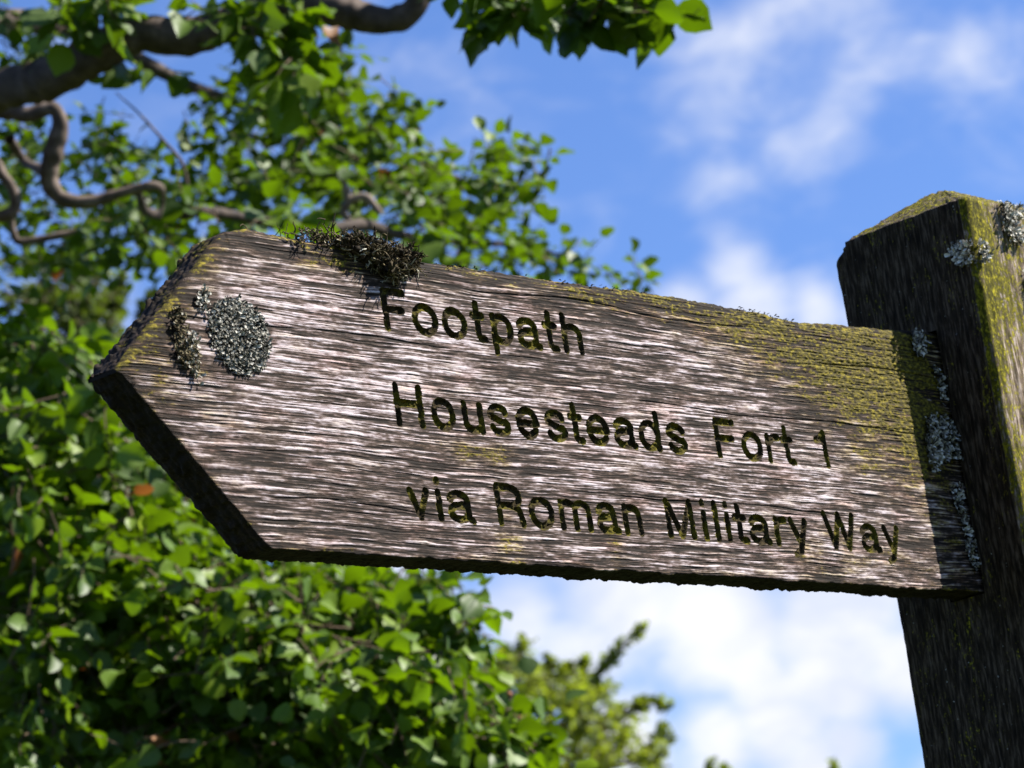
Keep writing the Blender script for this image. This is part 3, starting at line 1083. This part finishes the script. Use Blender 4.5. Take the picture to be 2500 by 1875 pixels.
def board_poly_hidden(px, py):
    """true where the signboard or post covers this place of the photograph"""
    top = np.interp(px, [190, 505, 905, 1420, 2005], [815, 485, 565, 632, 712])
    bot = np.interp(px, [190, 540, 1930, 2110], [830, 1210, 1290, 1300])
    return ((px > 195) & (px < 2100) & (py > top) & (py < bot)) | (px > 1990) & (py > 620)


def plant_leaves(root, mat, P, D, Nn, S, tone, nobj, name='leaf', mass='foliage', var_n=8):
    """largest nobj leaves in view as parts, the rest joined into one part"""
    P, D, Nn, S, tone = map(np.asarray, (P, D, Nn, S, tone))
    R = orient(D, Nn)
    px, py, z = project(P + D / np.linalg.norm(D, axis=1)[:, None] * S[:, None] * .5)
    vis = (px > -10) & (px < 2222) & (py > -10) & (py < 1669) & ~board_poly_hidden(px, py)
    score = np.where(vis, S / z, 0)
    # nearer layers first: leaves that stand in front of the others
    score = score * (1 + 2.5 * np.clip((np.median(z) - z) / np.median(z), -.25, .5))
    order = np.argsort(-score)
    pick = order[:nobj] if nobj else order[:0]
    rest = np.setdiff1d(np.arange(len(P)), pick)
    loc = np.array(root.location)
    r = np.random.default_rng(len(P))
    var = r.integers(0, var_n, len(P))
    # shared leaf meshes, one per shape and shade
    cache = {}
    for i in pick:
        tq = round(float(np.clip(tone[i], 0, 1)) * 12) / 12 if tone[i] < .945 else .98
        key = (int(var[i]), tq)
        if key not in cache:
            tv, tf = TEMPL[key[0]]
            o = mk(name, tv, tf, mat, root, {'tone': np.full(len(tv), tq)})
            cache[key] = o.data
        else:
            o = bpy.data.objects.new(name, cache[key])
            COL.objects.link(o)
            o.parent = root
        m4 = Matrix.Identity(4)
        for a in range(3):
            for c in range(3):
                m4[a][c] = R[i, a, c] * S[i]
            m4[a][3] = P[i, a] - loc[a]
        o.matrix_local = m4
    vs, fs, ts, n = [], [], [], 0
    for k in range(var_n):
        idx = rest[var[rest] == k]
        if not len(idx):
            continue
        tv, tf = TEMPL_SMALL[k]
        vv = np.einsum('nij,vj->nvi', R[idx] * S[idx][:, None, None], tv) + (P[idx] - loc)[:, None]
        vs.append(vv.reshape(-1, 3))
        fs.append((tf[None] + (np.arange(len(idx)) * len(tv))[:, None, None]).reshape(-1, 4) + n)
        ts.append(np.repeat(tone[idx], len(tv)))
        n += len(idx) * len(tv)
    if vs:
        mk(mass, np.concatenate(vs), np.concatenate(fs), mat, root, {'tone': np.concatenate(ts)}, kind='stuff')


def tone_pick(r, n, red=.003):
    t = np.clip(r.beta(2.2, 2.0, n), 0, .93)
    return np.where(r.random(n) < red, .98, t)


def sprays(blobs, r, leaf, per=(6, 11), tw_len=.22, outward=None, droop=.25, flat=.8, thick=1.0):
    """twigs with alternate leaves, started inside blobs (px, py, rx, ry, depth, depth radius, count)"""
    P, D, Nn, S, twigs = [], [], [], [], []
    for (px, py, rx, ry, dep, dr, cnt) in blobs:
        for _ in range(cnt):
            while True:
                q = r.uniform(-1, 1, 3)
                if q @ q < 1:
                    break
            base = at(px + rx * q[0], py + ry * q[1], dep + dr * q[2])
            dirn = r.normal(0, .8, 3) + np.array([0, 0, .15])
            dirn = dirn + RIGHT * q[0] * .8 - FWD * .25 + UP * (-q[1]) * .6
            dirn /= np.linalg.norm(dirn)
            n = r.integers(per[0], per[1])
            ln = tw_len * r.uniform(.6, 1.2)
            base = base - dirn * ln * .5
            pts = [base]
            dd = dirn.copy()
            for k in range(n):
                dd = dd + r.normal(0, .12, 3) + np.array([0, 0, -droop / n])
                dd /= np.linalg.norm(dd)
                pts.append(pts[-1] + dd * ln / n)
            pts = np.array(pts)
            twigs.append(pts)
            sidev = np.cross(dd, [0, 0, 1.0])
            sidev /= np.linalg.norm(sidev) + 1e-9
            for k in range(1, n + 1):
                sgn = 1 if k % 2 else -1
                t = pts[k] - pts[k - 1]
                t /= np.linalg.norm(t)
                ld = t * .55 + sidev * sgn * .8 + r.normal(0, .28, 3) + np.array([0, 0, -.30])
                if k == n:
                    ld = t + r.normal(0, .2, 3)
                nn = np.array([0, 0, flat]) + r.normal(0, .5, 3) + SUN * .35
                s = leaf * r.uniform(.55, 1.2)
                ld /= np.linalg.norm(ld)
                P.append(pts[k] + ld * s * .26)
                D.append(ld)
                Nn.append(nn)
                S.append(s)
    return P, D, Nn, S, twigs


def twig_mesh(root, twigs, w=.0016, name='twig', mat=None):
    b2 = Bag()
    loc = np.array(root.location)
    for p in twigs:
        b2.tube(p - loc, np.linspace(w, w * .4, len(p)), 3, .5)
    b2.make(name, mat or M_TWIG, root, kind='stuff')


def limb(root, pts, name, n=90, sides=18, bump=.22, seed=1, tone=.5, mat=None):
    """pts rows: px, py, width px, depth"""
    s = spline(pts, n)
    P = np.array([at(a, c, d) for a, c, w, d in s])
    R = np.array([max(w, 2) * .5 * pixm(d) for a, c, w, d in s])
    b2 = Bag()
    b2.tube(P - np.array(root.location), R, sides, tone, bump, seed)
    return b2.make(name, mat or M_BARK, root)


def ground_below(px, py, d):
    p = at(px, py, d)
    return np.array([p[0], p[1], 0.0])


def trunk(root, top, r_top, r_base, seed, name='trunk', lean=(0, 0), mat=None):
    loc = np.array(root.location)
    q = np.array([[0 + lean[0] * 0, 0, -.15], [.03 + lean[0] * .3, .02, top[2] * .35], [lean[0] * .7, -.03, top[2] * .7], [top[0] - loc[0], top[1] - loc[1], top[2]]])
    s = spline(q, 40)
    b2 = Bag()
    b2.tube(s, np.linspace(r_base, r_top, 40) * (1 + .5 * np.exp(-np.linspace(0, 12, 40))), 18, .4, .2, seed)
    b2.make(name, mat or M_BARK, root)


# ---- the broadleaf tree whose limbs cross the top left corner
T1 = thing('broadleaf_tree', 'leafy tree with thick twisting limbs reaching in above the signboard', 'tree', ground_below(-620, 300, 5.9))
r1 = np.random.default_rng(11)
hub = at(-420, 330, 5.8)
trunk(T1, hub, .13, .19, 3)
limb(T1, [(-420, 330, 190, 5.8), (-200, 270, 160, 5.7), (0, 196, 92, 5.6), (115, 165, 92, 5.55), (212, 112, 90, 5.5), (300, 74, 82, 5.5), (390, 80, 86, 5.5), (470, 62, 76, 5.5), (560, 22, 70, 5.45), (650, 2, 68, 5.4), (735, 22, 74, 5.4), (820, 44, 62, 5.4), (878, 32, 56, 5.4), (906, -12, 48, 5.4), (890, -90, 42, 5.4), (930, -190, 30, 5.3)], 'limb', 240, 26, .26, 1, .42)
limb(T1, [(-420, 420, 350, 5.8), (-418, 300, 330, 5.8), (-400, 60, 250, 5.8), (-430, -250, 190, 5.9), (-390, -600, 120, 5.9), (-430, -950, 50, 6.0), (-410, -1200, 12, 6.0)], 'limb', 90, 20, .2, 13, .4)
limb(T1, [(-420, 330, 90, 5.8), (-150, 230, 60, 5.85), (0, 238, 40.3, 5.85), (60, 248, 35.3, 5.85), (112, 234, 31.9, 5.85), (130, 268, 35.3, 5.85), (118, 325, 43.7, 5.85), (106, 385, 40.3, 5.85), (132, 428, 33.6, 5.85), (195, 436, 27.7, 5.85), (265, 416, 23.5, 5.85), (338, 402, 20.2, 5.85), (352, 430, 10.1, 5.9), (345, 470, 5.0, 5.9)], 'limb', 140, 18, .18, 2, .55)
limb(T1, [(-420, 330, 60, 5.8), (-60, 330, 26, 6.0), (10, 385, 22, 6.0), (34, 430, 24, 6.0), (22, 462, 28, 6.0), (-30, 470, 28, 6.0)], 'limb', 60, 14, .2, 3, .6)
limb(T1, [(20, 300, 24, 6.1), (55, 350, 20, 6.15), (100, 370, 26, 6.0)], 'limb', 30, 12, .2, 4)
limb(T1, [(22, 462, 16, 6.0), (30, 505, 15, 6.0), (48, 522, 18, 6.0), (132, 508, 16, 6.0), (165, 498, 8, 6.0)], 'limb', 40, 12, .2, 5, .6)
limb(T1, [(300, 415, 14, 5.9), (315, 456, 22, 6.1), (380, 466, 22, 6.2), (440, 456, 22, 6.2), (520, 468, 22, 6.3), (600, 484, 22, 6.4), (700, 494, 24, 6.5), (790, 486, 28, 6.6), (850, 505, 22, 6.7), (960, 520, 16, 6.9), (1100, 530, 11, 7.0), (1260, 560, 6, 7.0)], 'limb', 120, 14, .35, 6, .32)
limb(T1, [(775, 488, 18, 6.6), (742, 462, 14, 6.6), (752, 436, 20, 6.6), (744, 400, 13, 6.6), (742, 372, 9, 6.6)], 'limb', 40, 12, .2, 7, .7)
limb(T1, [(752, 432, 16, 6.6), (790, 426, 18, 6.6), (822, 462, 14, 6.6)], 'limb', 30, 12, .2, 8, .7)
limb(T1, [(250, 200, 3, 6.3), (300, 245, 5, 6.3), (350, 300, 7, 6.3), (392, 350, 8, 6.3), (405, 400, 8, 6.3)], 'limb', 40, 10, .2, 9, .5)
limb(T1, [(906, -12, 30, 5.4), (960, -80, 30, 5.2), (1080, -60, 24, 4.9), (1200, -20, 15, 4.7), (1330, 10, 8, 4.6), (1440, 30, 5, 4.6), (1490, 35, 3, 4.6), (1512, 18, 2, 4.6)], 'limb', 60, 10, .15, 10, .4)
limb(T1, [(-420, 330, 110, 5.8), (-300, 150, 90, 6.2), (-100, 60, 70, 6.6), (150, 60, 44, 6.9), (400, 180, 28, 7.1), (620, 260, 18, 7.2), (800, 300, 10, 7.2), (1000, 390, 7, 7.1), (1140, 390, 4, 7.1)], 'limb', 80, 12, .15, 12, .4)
B1 = [  # px, py, rx, ry, depth, depth radius, sprays
    (715, 120, 26, 38, 7.0, .2, 5), (690, 190, 60, 60, 7.0, .4, 14), (745, 200, 40, 60, 7.0, .4, 9), (620, 210, 70, 60, 7.0, .5, 14), (560, 180, 50, 60, 7.0, .5, 8),
    (850, 200, 10, 8, 7.0, .05, 1), (890, 235, 14, 14, 7.0, .05, 2), (770, 290, 80, 60, 7.0, .4, 22), (860, 270, 40, 40, 7.0, .2, 7), (660, 290, 110, 60, 7.0, .5, 22), (470, 200, 55, 50, 7.0, .4, 7),
    (520, 290, 80, 50, 7.0, .5, 9), (600, 370, 130, 60, 7.0, .7, 28), (740, 380, 110, 50, 7.0, .5, 26), (880, 360, 70, 50, 7.0, .4, 18), (960, 385, 60, 45, 7.0, .4, 14), (1060, 360, 50, 36, 7.0, .3, 11), (1110, 325, 25, 22, 7.0, .15, 4), (1110, 400, 50, 40, 7.0, .3, 9), (1165, 360, 16, 26, 7.0, .1, 3), (1140, 440, 18, 22, 7.0, .1, 2),
    (900, 450, 110, 45, 7.0, .5, 20), (1030, 480, 80, 45, 7.0, .4, 14), (1000, 550, 110, 30, 7.0, .5, 14), (1110, 530, 40, 40, 7.0, .3, 7), (1180, 560, 40, 26, 7.0, .2, 6), (1245, 535, 16, 22, 7.0, .08, 3), (1265, 575, 16, 12, 7.0, .06, 1), (1350, 610, 14, 10, 7.0, .05, 1), (1390, 595, 12, 16, 7.0, .05, 2),
    (440, 400, 120, 70, 7.0, .7, 22), (300, 370, 90, 70, 7.0, .7, 14), (330, 490, 110, 50, 7.0, .7, 16), (200, 330, 70, 60, 7.0, .6, 11), (200, 480, 120, 70, 7.0, .7, 19), (70, 400, 100, 100, 7.0, .7, 22), (60, 290, 60, 40, 7.0, .5, 8),
    (60, 540, 90, 50, 7.0, .7, 11), (200, 560, 100, 40, 7.0, .6, 11), (380, 560, 120, 50, 7.0, .7, 17), (240, 260, 50, 40, 7.0, .5, 5), (20, 190, 30, 30, 6.6, .3, 2), (25, 110, 30, 36, 6.6, .3, 4), (20, 30, 40, 36, 6.6, .4, 5), (50, 130, 14, 40, 6.6, .3, 2),
    (560, 450, 90, 30, 7.2, .6, 9), (760, 460, 90, 40, 7.2, .6, 13), (420, 300, 40, 40, 7, .4, 3), (560, 120, 40, 40, 6.9, .3, 5),
    (-140, 350, 130, 260, 7.0, 1.0, 39), (-120, 0, 110, 150, 6.8, 1.0, 30), (-350, 600, 200, 200, 6.8, .8, 23), (430, -270, 150, 90, 5.6, .5, 46), (260, -240, 130, 80, 5.6, .4, 30), (650, -260, 200, 90, 5.5, .5, 30), (700, -300, 190, 110, 7.0, .7, 80), (520, -420, 190, 120, 6.6, .7, 60), (850, -420, 150, 120, 7.2, .7, 50), (330, -280, 160, 100, 6.4, .6, 40), (-400, -450, 330, 220, 6.2, .9, 90), (-420, -900, 250, 200, 6.1, .7, 60),  # unseen canopy above the frame, added to shade the limb and inner crown
]
P, D, Nn, S, tw = sprays(B1, r1, .036, (4, 8), .12, droop=.3)
# nearer, darker leaves hanging about the big limb and the twig overhanging the top of the picture
B1n = [(560, 470, 30, 14, 6.0, .1, 3), (655, 478, 22, 10, 6.1, .1, 2), (455, 445, 16, 10, 6.0, .1, 2), (900, 500, 40, 16, 6.4, .1, 4), (150, 8, 50, 18, 5.5, 0.2, 6), (235, 12, 34, 22, 5.4, 0.2, 6), (205, 45, 24, 16, 5.4, 0.1, 3), (92, 92, 14, 10, 5.6, 0.03, 1), (118, 78, 8, 10, 5.6, 0.03, 1), (300, 145, 22, 12, 5.6, 0.05, 2), (345, 145, 10, 10, 5.6, 0.05, 1), (560, 60, 34, 40, 5.25, 0.1, 6), (600, 110, 30, 40, 5.25, 0.1, 7), (640, 130, 26, 36, 5.3, 0.1, 5), (530, 15, 40, 16, 5.3, 0.1, 4), (430, 16, 34, 14, 5.3, 0.1, 3), (660, 30, 26, 24, 5.3, 0.1, 3), (610, 30, 30, 20, 5.3, 0.1, 4),
       (968, -36, 30, 12, 4.75, 0.1, 4), (1038, -30, 40, 14, 4.75, 0.12, 5), (1088, -2, 30, 16, 4.7, 0.1, 5), (1143, 8, 28, 14, 4.7, 0.1, 4), (1168, -26, 40, 16, 4.7, 0.12, 5), (1233, 2, 34, 18, 4.6, 0.1, 6), (1248, -30, 34, 16, 4.6, 0.1, 4), (1308, 0, 32, 20, 4.6, 0.1, 6), (1358, -18, 30, 22, 4.6, 0.1, 5), (1378, 18, 22, 12, 4.6, 0.06, 3), (1418, -14, 16, 20, 4.6, 0.04, 3), (1178, -98, 240, 30, 4.7, 0.3, 20)]
P2, D2_, N2, S2, tw2 = sprays(B1n, r1, .052, (3, 5), .065, droop=.6, flat=.6)
for L_, l2 in ((P, P2), (D, D2_), (Nn, N2), (S, S2), (tw, tw2)):
    L_.extend(l2)
plant_leaves(T1, M_LEAF_A, P, D, Nn, S, tone_pick(r1, len(P)), 300)
twig_mesh(T1, tw)

# ---- the shrub in the lower left
T2 = thing('leafy_shrub', 'tall dense shrub with broad glossy leaves below and behind the arrow tip', 'shrub', ground_below(420, 1900, 5.3))
r2 = np.random.default_rng(12)
for k, (px, py, d, w) in enumerate(((330, 1250, 5.3, 34), (520, 1350, 5.4, 30), (160, 1100, 5.4, 30), (700, 1400, 5.3, 24), (860, 1480, 5.2, 20), (40, 900, 5.5, 24), (1010, 1560, 5.1, 14))):
    b0 = at(px, py, d)
    loc = np.array(T2.location)
    q = spline(np.array([[(b0[0] - loc[0]) * .15, (b0[1] - loc[1]) * .15, -.1], [(b0[0] - loc[0]) * .4, (b0[1] - loc[1]) * .45 + .05, b0[2] * .4], [(b0[0] - loc[0]) * .8, (b0[1] - loc[1]) * .85 - .04, b0[2] * .75], list(b0 - loc)]), 40)
    bb = Bag()
    bb.tube(q, np.linspace(w * 1.4, w * .5, 40) * .5 * pixm(d), 10, .35, .15, 60 + k)
    bb.make('stem', M_BARK, T2)
limb(T2, [(950, 1659, 10, 5.0), (1000, 1480, 7, 5.0), (1012, 1360, 5, 5.0), (985, 1300, 4, 5.0), (975, 1262, 3, 5.0)], 'branch', 40, 8, .1, 71, .5, M_TWIG)
limb(T2, [(850, 1900, 12, 5.1), (1020, 1700, 8, 5.0), (1110, 1570, 6, 5.0), (1150, 1545, 3, 5.0)], 'branch', 40, 8, .1, 72, .5, M_TWIG)
B2 = [
    (80, 760, 110, 70, 5.4, .3, 36), (200, 850, 90, 80, 5.4, .3, 36), (60, 900, 130, 110, 5.3, .4, 70), (220, 1000, 150, 120, 5.3, .4, 83), (60, 1100, 140, 130, 5.2, .4, 83), (330, 1100, 120, 120, 5.4, .35, 55),
    (200, 1220, 160, 110, 5.2, .4, 88), (420, 1260, 150, 90, 5.2, .4, 77), (600, 1290, 140, 70, 5.2, .35, 70), (760, 1300, 100, 70, 5.2, .3, 50), (60, 1350, 150, 130, 5.2, .4, 88), (280, 1400, 170, 110, 5.3, .4, 77),
    (500, 1420, 170, 120, 5.2, .4, 97), (710, 1430, 150, 110, 5.1, .4, 88), (880, 1420, 110, 100, 5.1, .35, 63), (970, 1470, 70, 90, 5.0, .25, 36), (100, 1560, 170, 120, 5.2, .4, 93), (340, 1580, 180, 110, 5.2, .4, 88),
    (570, 1590, 180, 110, 5.2, .4, 93), (800, 1580, 170, 120, 5.1, .4, 97), (980, 1590, 100, 90, 5.0, .3, 50), (1080, 1590, 60, 60, 5.0, .2, 22), (1130, 1600, 35, 50, 5.0, .1, 10), (975, 1310, 40, 45, 5.0, .1, 8), (1000, 1290, 25, 30, 5.0, .06, 2),
    (300, 1720, 350, 90, 5.2, .4, 93), (800, 1730, 350, 90, 5.1, .4, 93), (-200, 1200, 180, 400, 5.3, .5, 116), (400, 1000, 200, 150, 5.6, .3, 70), (650, 1150, 150, 100, 5.5, .3, 46), (500, 2000, 600, 200, 5.2, .5, 141),
]
P, D, Nn, S, tw = sprays(B2, r2, .037, (4, 8), .115, droop=.5, flat=.35)
# second, deeper layer so that the shrub is not see-through
Bd = [(200, 900, 230, 150, 6.0, .3, 40), (150, 1150, 260, 200, 6.0, .3, 70), (450, 1300, 260, 160, 6.0, .3, 70), (700, 1420, 250, 160, 5.9, .3, 70), (250, 1500, 350, 200, 6.0, .3, 90), (820, 1580, 230, 130, 5.8, .3, 50), (550, 1650, 350, 120, 5.9, .3, 50)]
P2, D2_, N2, S2, tw2 = sprays(Bd, r2, .045, (5, 9), .15, droop=.4)
for L_, l2 in ((P, P2), (D, D2_), (Nn, N2), (S, S2), (tw, tw2)):
    L_.extend(l2)
plant_leaves(T2, M_LEAF_B, P, D, Nn, S, tone_pick(r2, len(P), .003), 300)
twig_mesh(T2, tw, .0018)
# small reddish fruit on the leading twigs
for (px, py) in ((987, 1302), (1008, 1312), (1014, 1352), (972, 1312), (1100, 1500), (1085, 1530), (1120, 1548), (268, 1435), (320, 1470), (775, 1195)):
    c = at(px, py, 4.98) - np.array(T2.location)
    bb = Bag()
    rr_ = 6.5 * pixm(5)
    tt = np.linspace(-1, 1, 7)
    bb.tube(np.array([c + np.array([0, 0, k * rr_]) for k in tt]), np.sqrt(np.maximum(1 - tt ** 2, .02)) * rr_, 8, .5)
    bb.make('bud', M_BUD, T2)


# ---- paler trees farther back
def far_tree(name, label, root_px, d, blobs, shoots, leaf, n_leaf, seed, cat='tree', per=(7, 12), tw_len=.5, mat=None, group=None):
    T = thing(name, label, cat, ground_below(root_px, 1700, d), group)
    r = np.random.default_rng(seed)
    top = at(root_px, np.mean([q[1] for q in blobs]), d)
    trunk(T, top, .05, .16, seed)
    loc = np.array(T.location)
    for k, q in enumerate(blobs[:8]):
        e = at(q[0], q[1], q[4])
        st = top * .55 + np.array([loc[0], loc[1], top[2] * .8]) * .45
        bb = Bag()
        mid = (st + e) / 2 + r.normal(0, .08, 3)
        bb.tube(spline([st - loc, mid - loc, e - loc], 20), np.linspace(.05, .012, 20), 8, .45, .15, seed + k)
        bb.make('branch', M_BARK, T)
    P, D, Nn, S, tw = sprays(blobs, r, leaf, per, tw_len, droop=.2)
    for (pts, wid, cnt) in shoots:
        s = spline(pts, 60)
        line = np.array([at(a, c_, d) for a, c_ in s])
        bb = Bag()
        bb.tube(line - loc, np.linspace(.018, .006, 60), 6, .4)
        bb.make('branch', M_TWIG, T)
        for _ in range(int(cnt * .62)):
            f = r.random() ** .9
            p = line[int(f * 59)]
            off = r.normal(0, 1, 3)
            off /= np.linalg.norm(off)
            tdir = line[min(59, int(f * 59) + 1)] - line[max(0, int(f * 59) - 1)]
            tdir /= np.linalg.norm(tdir) + 1e-9
            P.append(p + off * wid * pixm(d) * r.uniform(.05, .62) * (.30 + 1.15 * vnoise(np.array(f * 7.0), np.array(wid * 1.0), seed) ** 1.5) * (1.15 - .6 * f))
            D.append(off + tdir * .6)
            Nn.append(r.normal(0, .6, 3) + np.array([0, 0, .6]))
            S.append(leaf * r.uniform(.6, 1.2))
    plant_leaves(T, mat or M_LEAF_C, P, D, Nn, S, np.clip(r.beta(2.2, 2, len(P)), 0, .93), n_leaf)
    twig_mesh(T, tw, .004)
    return T


far_tree('tree', 'small-leaved tree with upright spiky shoots against the clouds, right of the shrub', 1180, 21.0,
         [(1110, 1445, 60, 35, 21, .6, 38), (1200, 1490, 90, 45, 21, .8, 57), (1270, 1520, 55, 50, 21, .6, 38), (1150, 1560, 120, 80, 21, .9, 86), (1290, 1610, 100, 60, 21, .8, 57), (1060, 1480, 60, 90, 21, .7, 38), (1390, 1640, 45, 30, 21, .5, 21), (1200, 1720, 280, 90, 21, 1.0, 115), (1340, 1545, 35, 20, 21, .3, 8), (1000, 1600, 120, 100, 21, .9, 47)],
         [([(1230, 1540), (1290, 1462), (1335, 1405), (1394, 1356)], 24, 222), ([(1290, 1590), (1340, 1545), (1390, 1520), (1446, 1522)], 34, 251), ([(1380, 1650), (1415, 1600), (1440, 1562)], 22, 125), ([(1410, 1660), (1432, 1620), (1450, 1588)], 16, 67),
          ([(1120, 1450), (1128, 1410), (1126, 1380)], 20, 86), ([(1180, 1480), (1190, 1440), (1186, 1418)], 22, 96), ([(1260, 1490), (1264, 1450), (1262, 1424)], 24, 105), ([(1070, 1470), (1088, 1420), (1092, 1398)], 22, 96), ([(1345, 1620), (1350, 1590), (1352, 1570)], 18, 57), ([(1215, 1480), (1222, 1450), (1220, 1432)], 20, 77)],
         .05, 0, 81, tw_len=.20)
far_tree('tree', 'blurred yellow-green tree peeping out behind the top right of the shrub', 900, 11.0,
         [(900, 1290, 60, 50, 11, .5, 26), (870, 1340, 70, 60, 11, .5, 26), (960, 1380, 70, 70, 11, .5, 26), (900, 1460, 140, 90, 11, .6, 40), (1040, 1520, 60, 80, 11, .5, 20), (850, 1700, 300, 140, 11, .7, 50)],
         [([(880, 1330), (888, 1290), (885, 1258)], 24, 50), ([(930, 1330), (940, 1300), (948, 1270)], 20, 40)], .042, 0, 82, tw_len=.15, mat=M_LEAF_D)
far_tree('tree', 'pale soft-leaved tree between the limbs and the shrub at the left edge', 190, 12.5,
         [(190, 620, 55, 60, 12.5, .5, 30), (215, 700, 45, 60, 12.5, .5, 26), (150, 660, 60, 70, 12.5, .5, 28), (60, 640, 60, 40, 12.5, .5, 12), (200, 800, 120, 70, 12.5, .6, 34), (100, 560, 100, 40, 12.5, .6, 14), (150, 1000, 250, 150, 12.6, .6, 50)],
         [([(235, 720), (250, 650), (262, 590)], 26, 80), ([(300, 690), (318, 665), (322, 640)], 24, 60)], .040, 0, 83, tw_len=.16, mat=M_LEAF_D)
far_tree('tree', 'distant treetop tips just showing at the bottom edge below the board', 1640, 30.0,
         [(1640, 1790, 180, 70, 30, 1.2, 60), (1800, 1740, 60, 40, 30, .8, 16), (1520, 1760, 70, 50, 30, .8, 22)],
         [([(1520, 1720), (1528, 1670), (1540, 1640)], 22, 80), ([(1560, 1700), (1568, 1660)], 22, 60), ([(1808, 1720), (1806, 1680), (1800, 1648)], 22, 90)], .07, 0, 84, tw_len=.3)
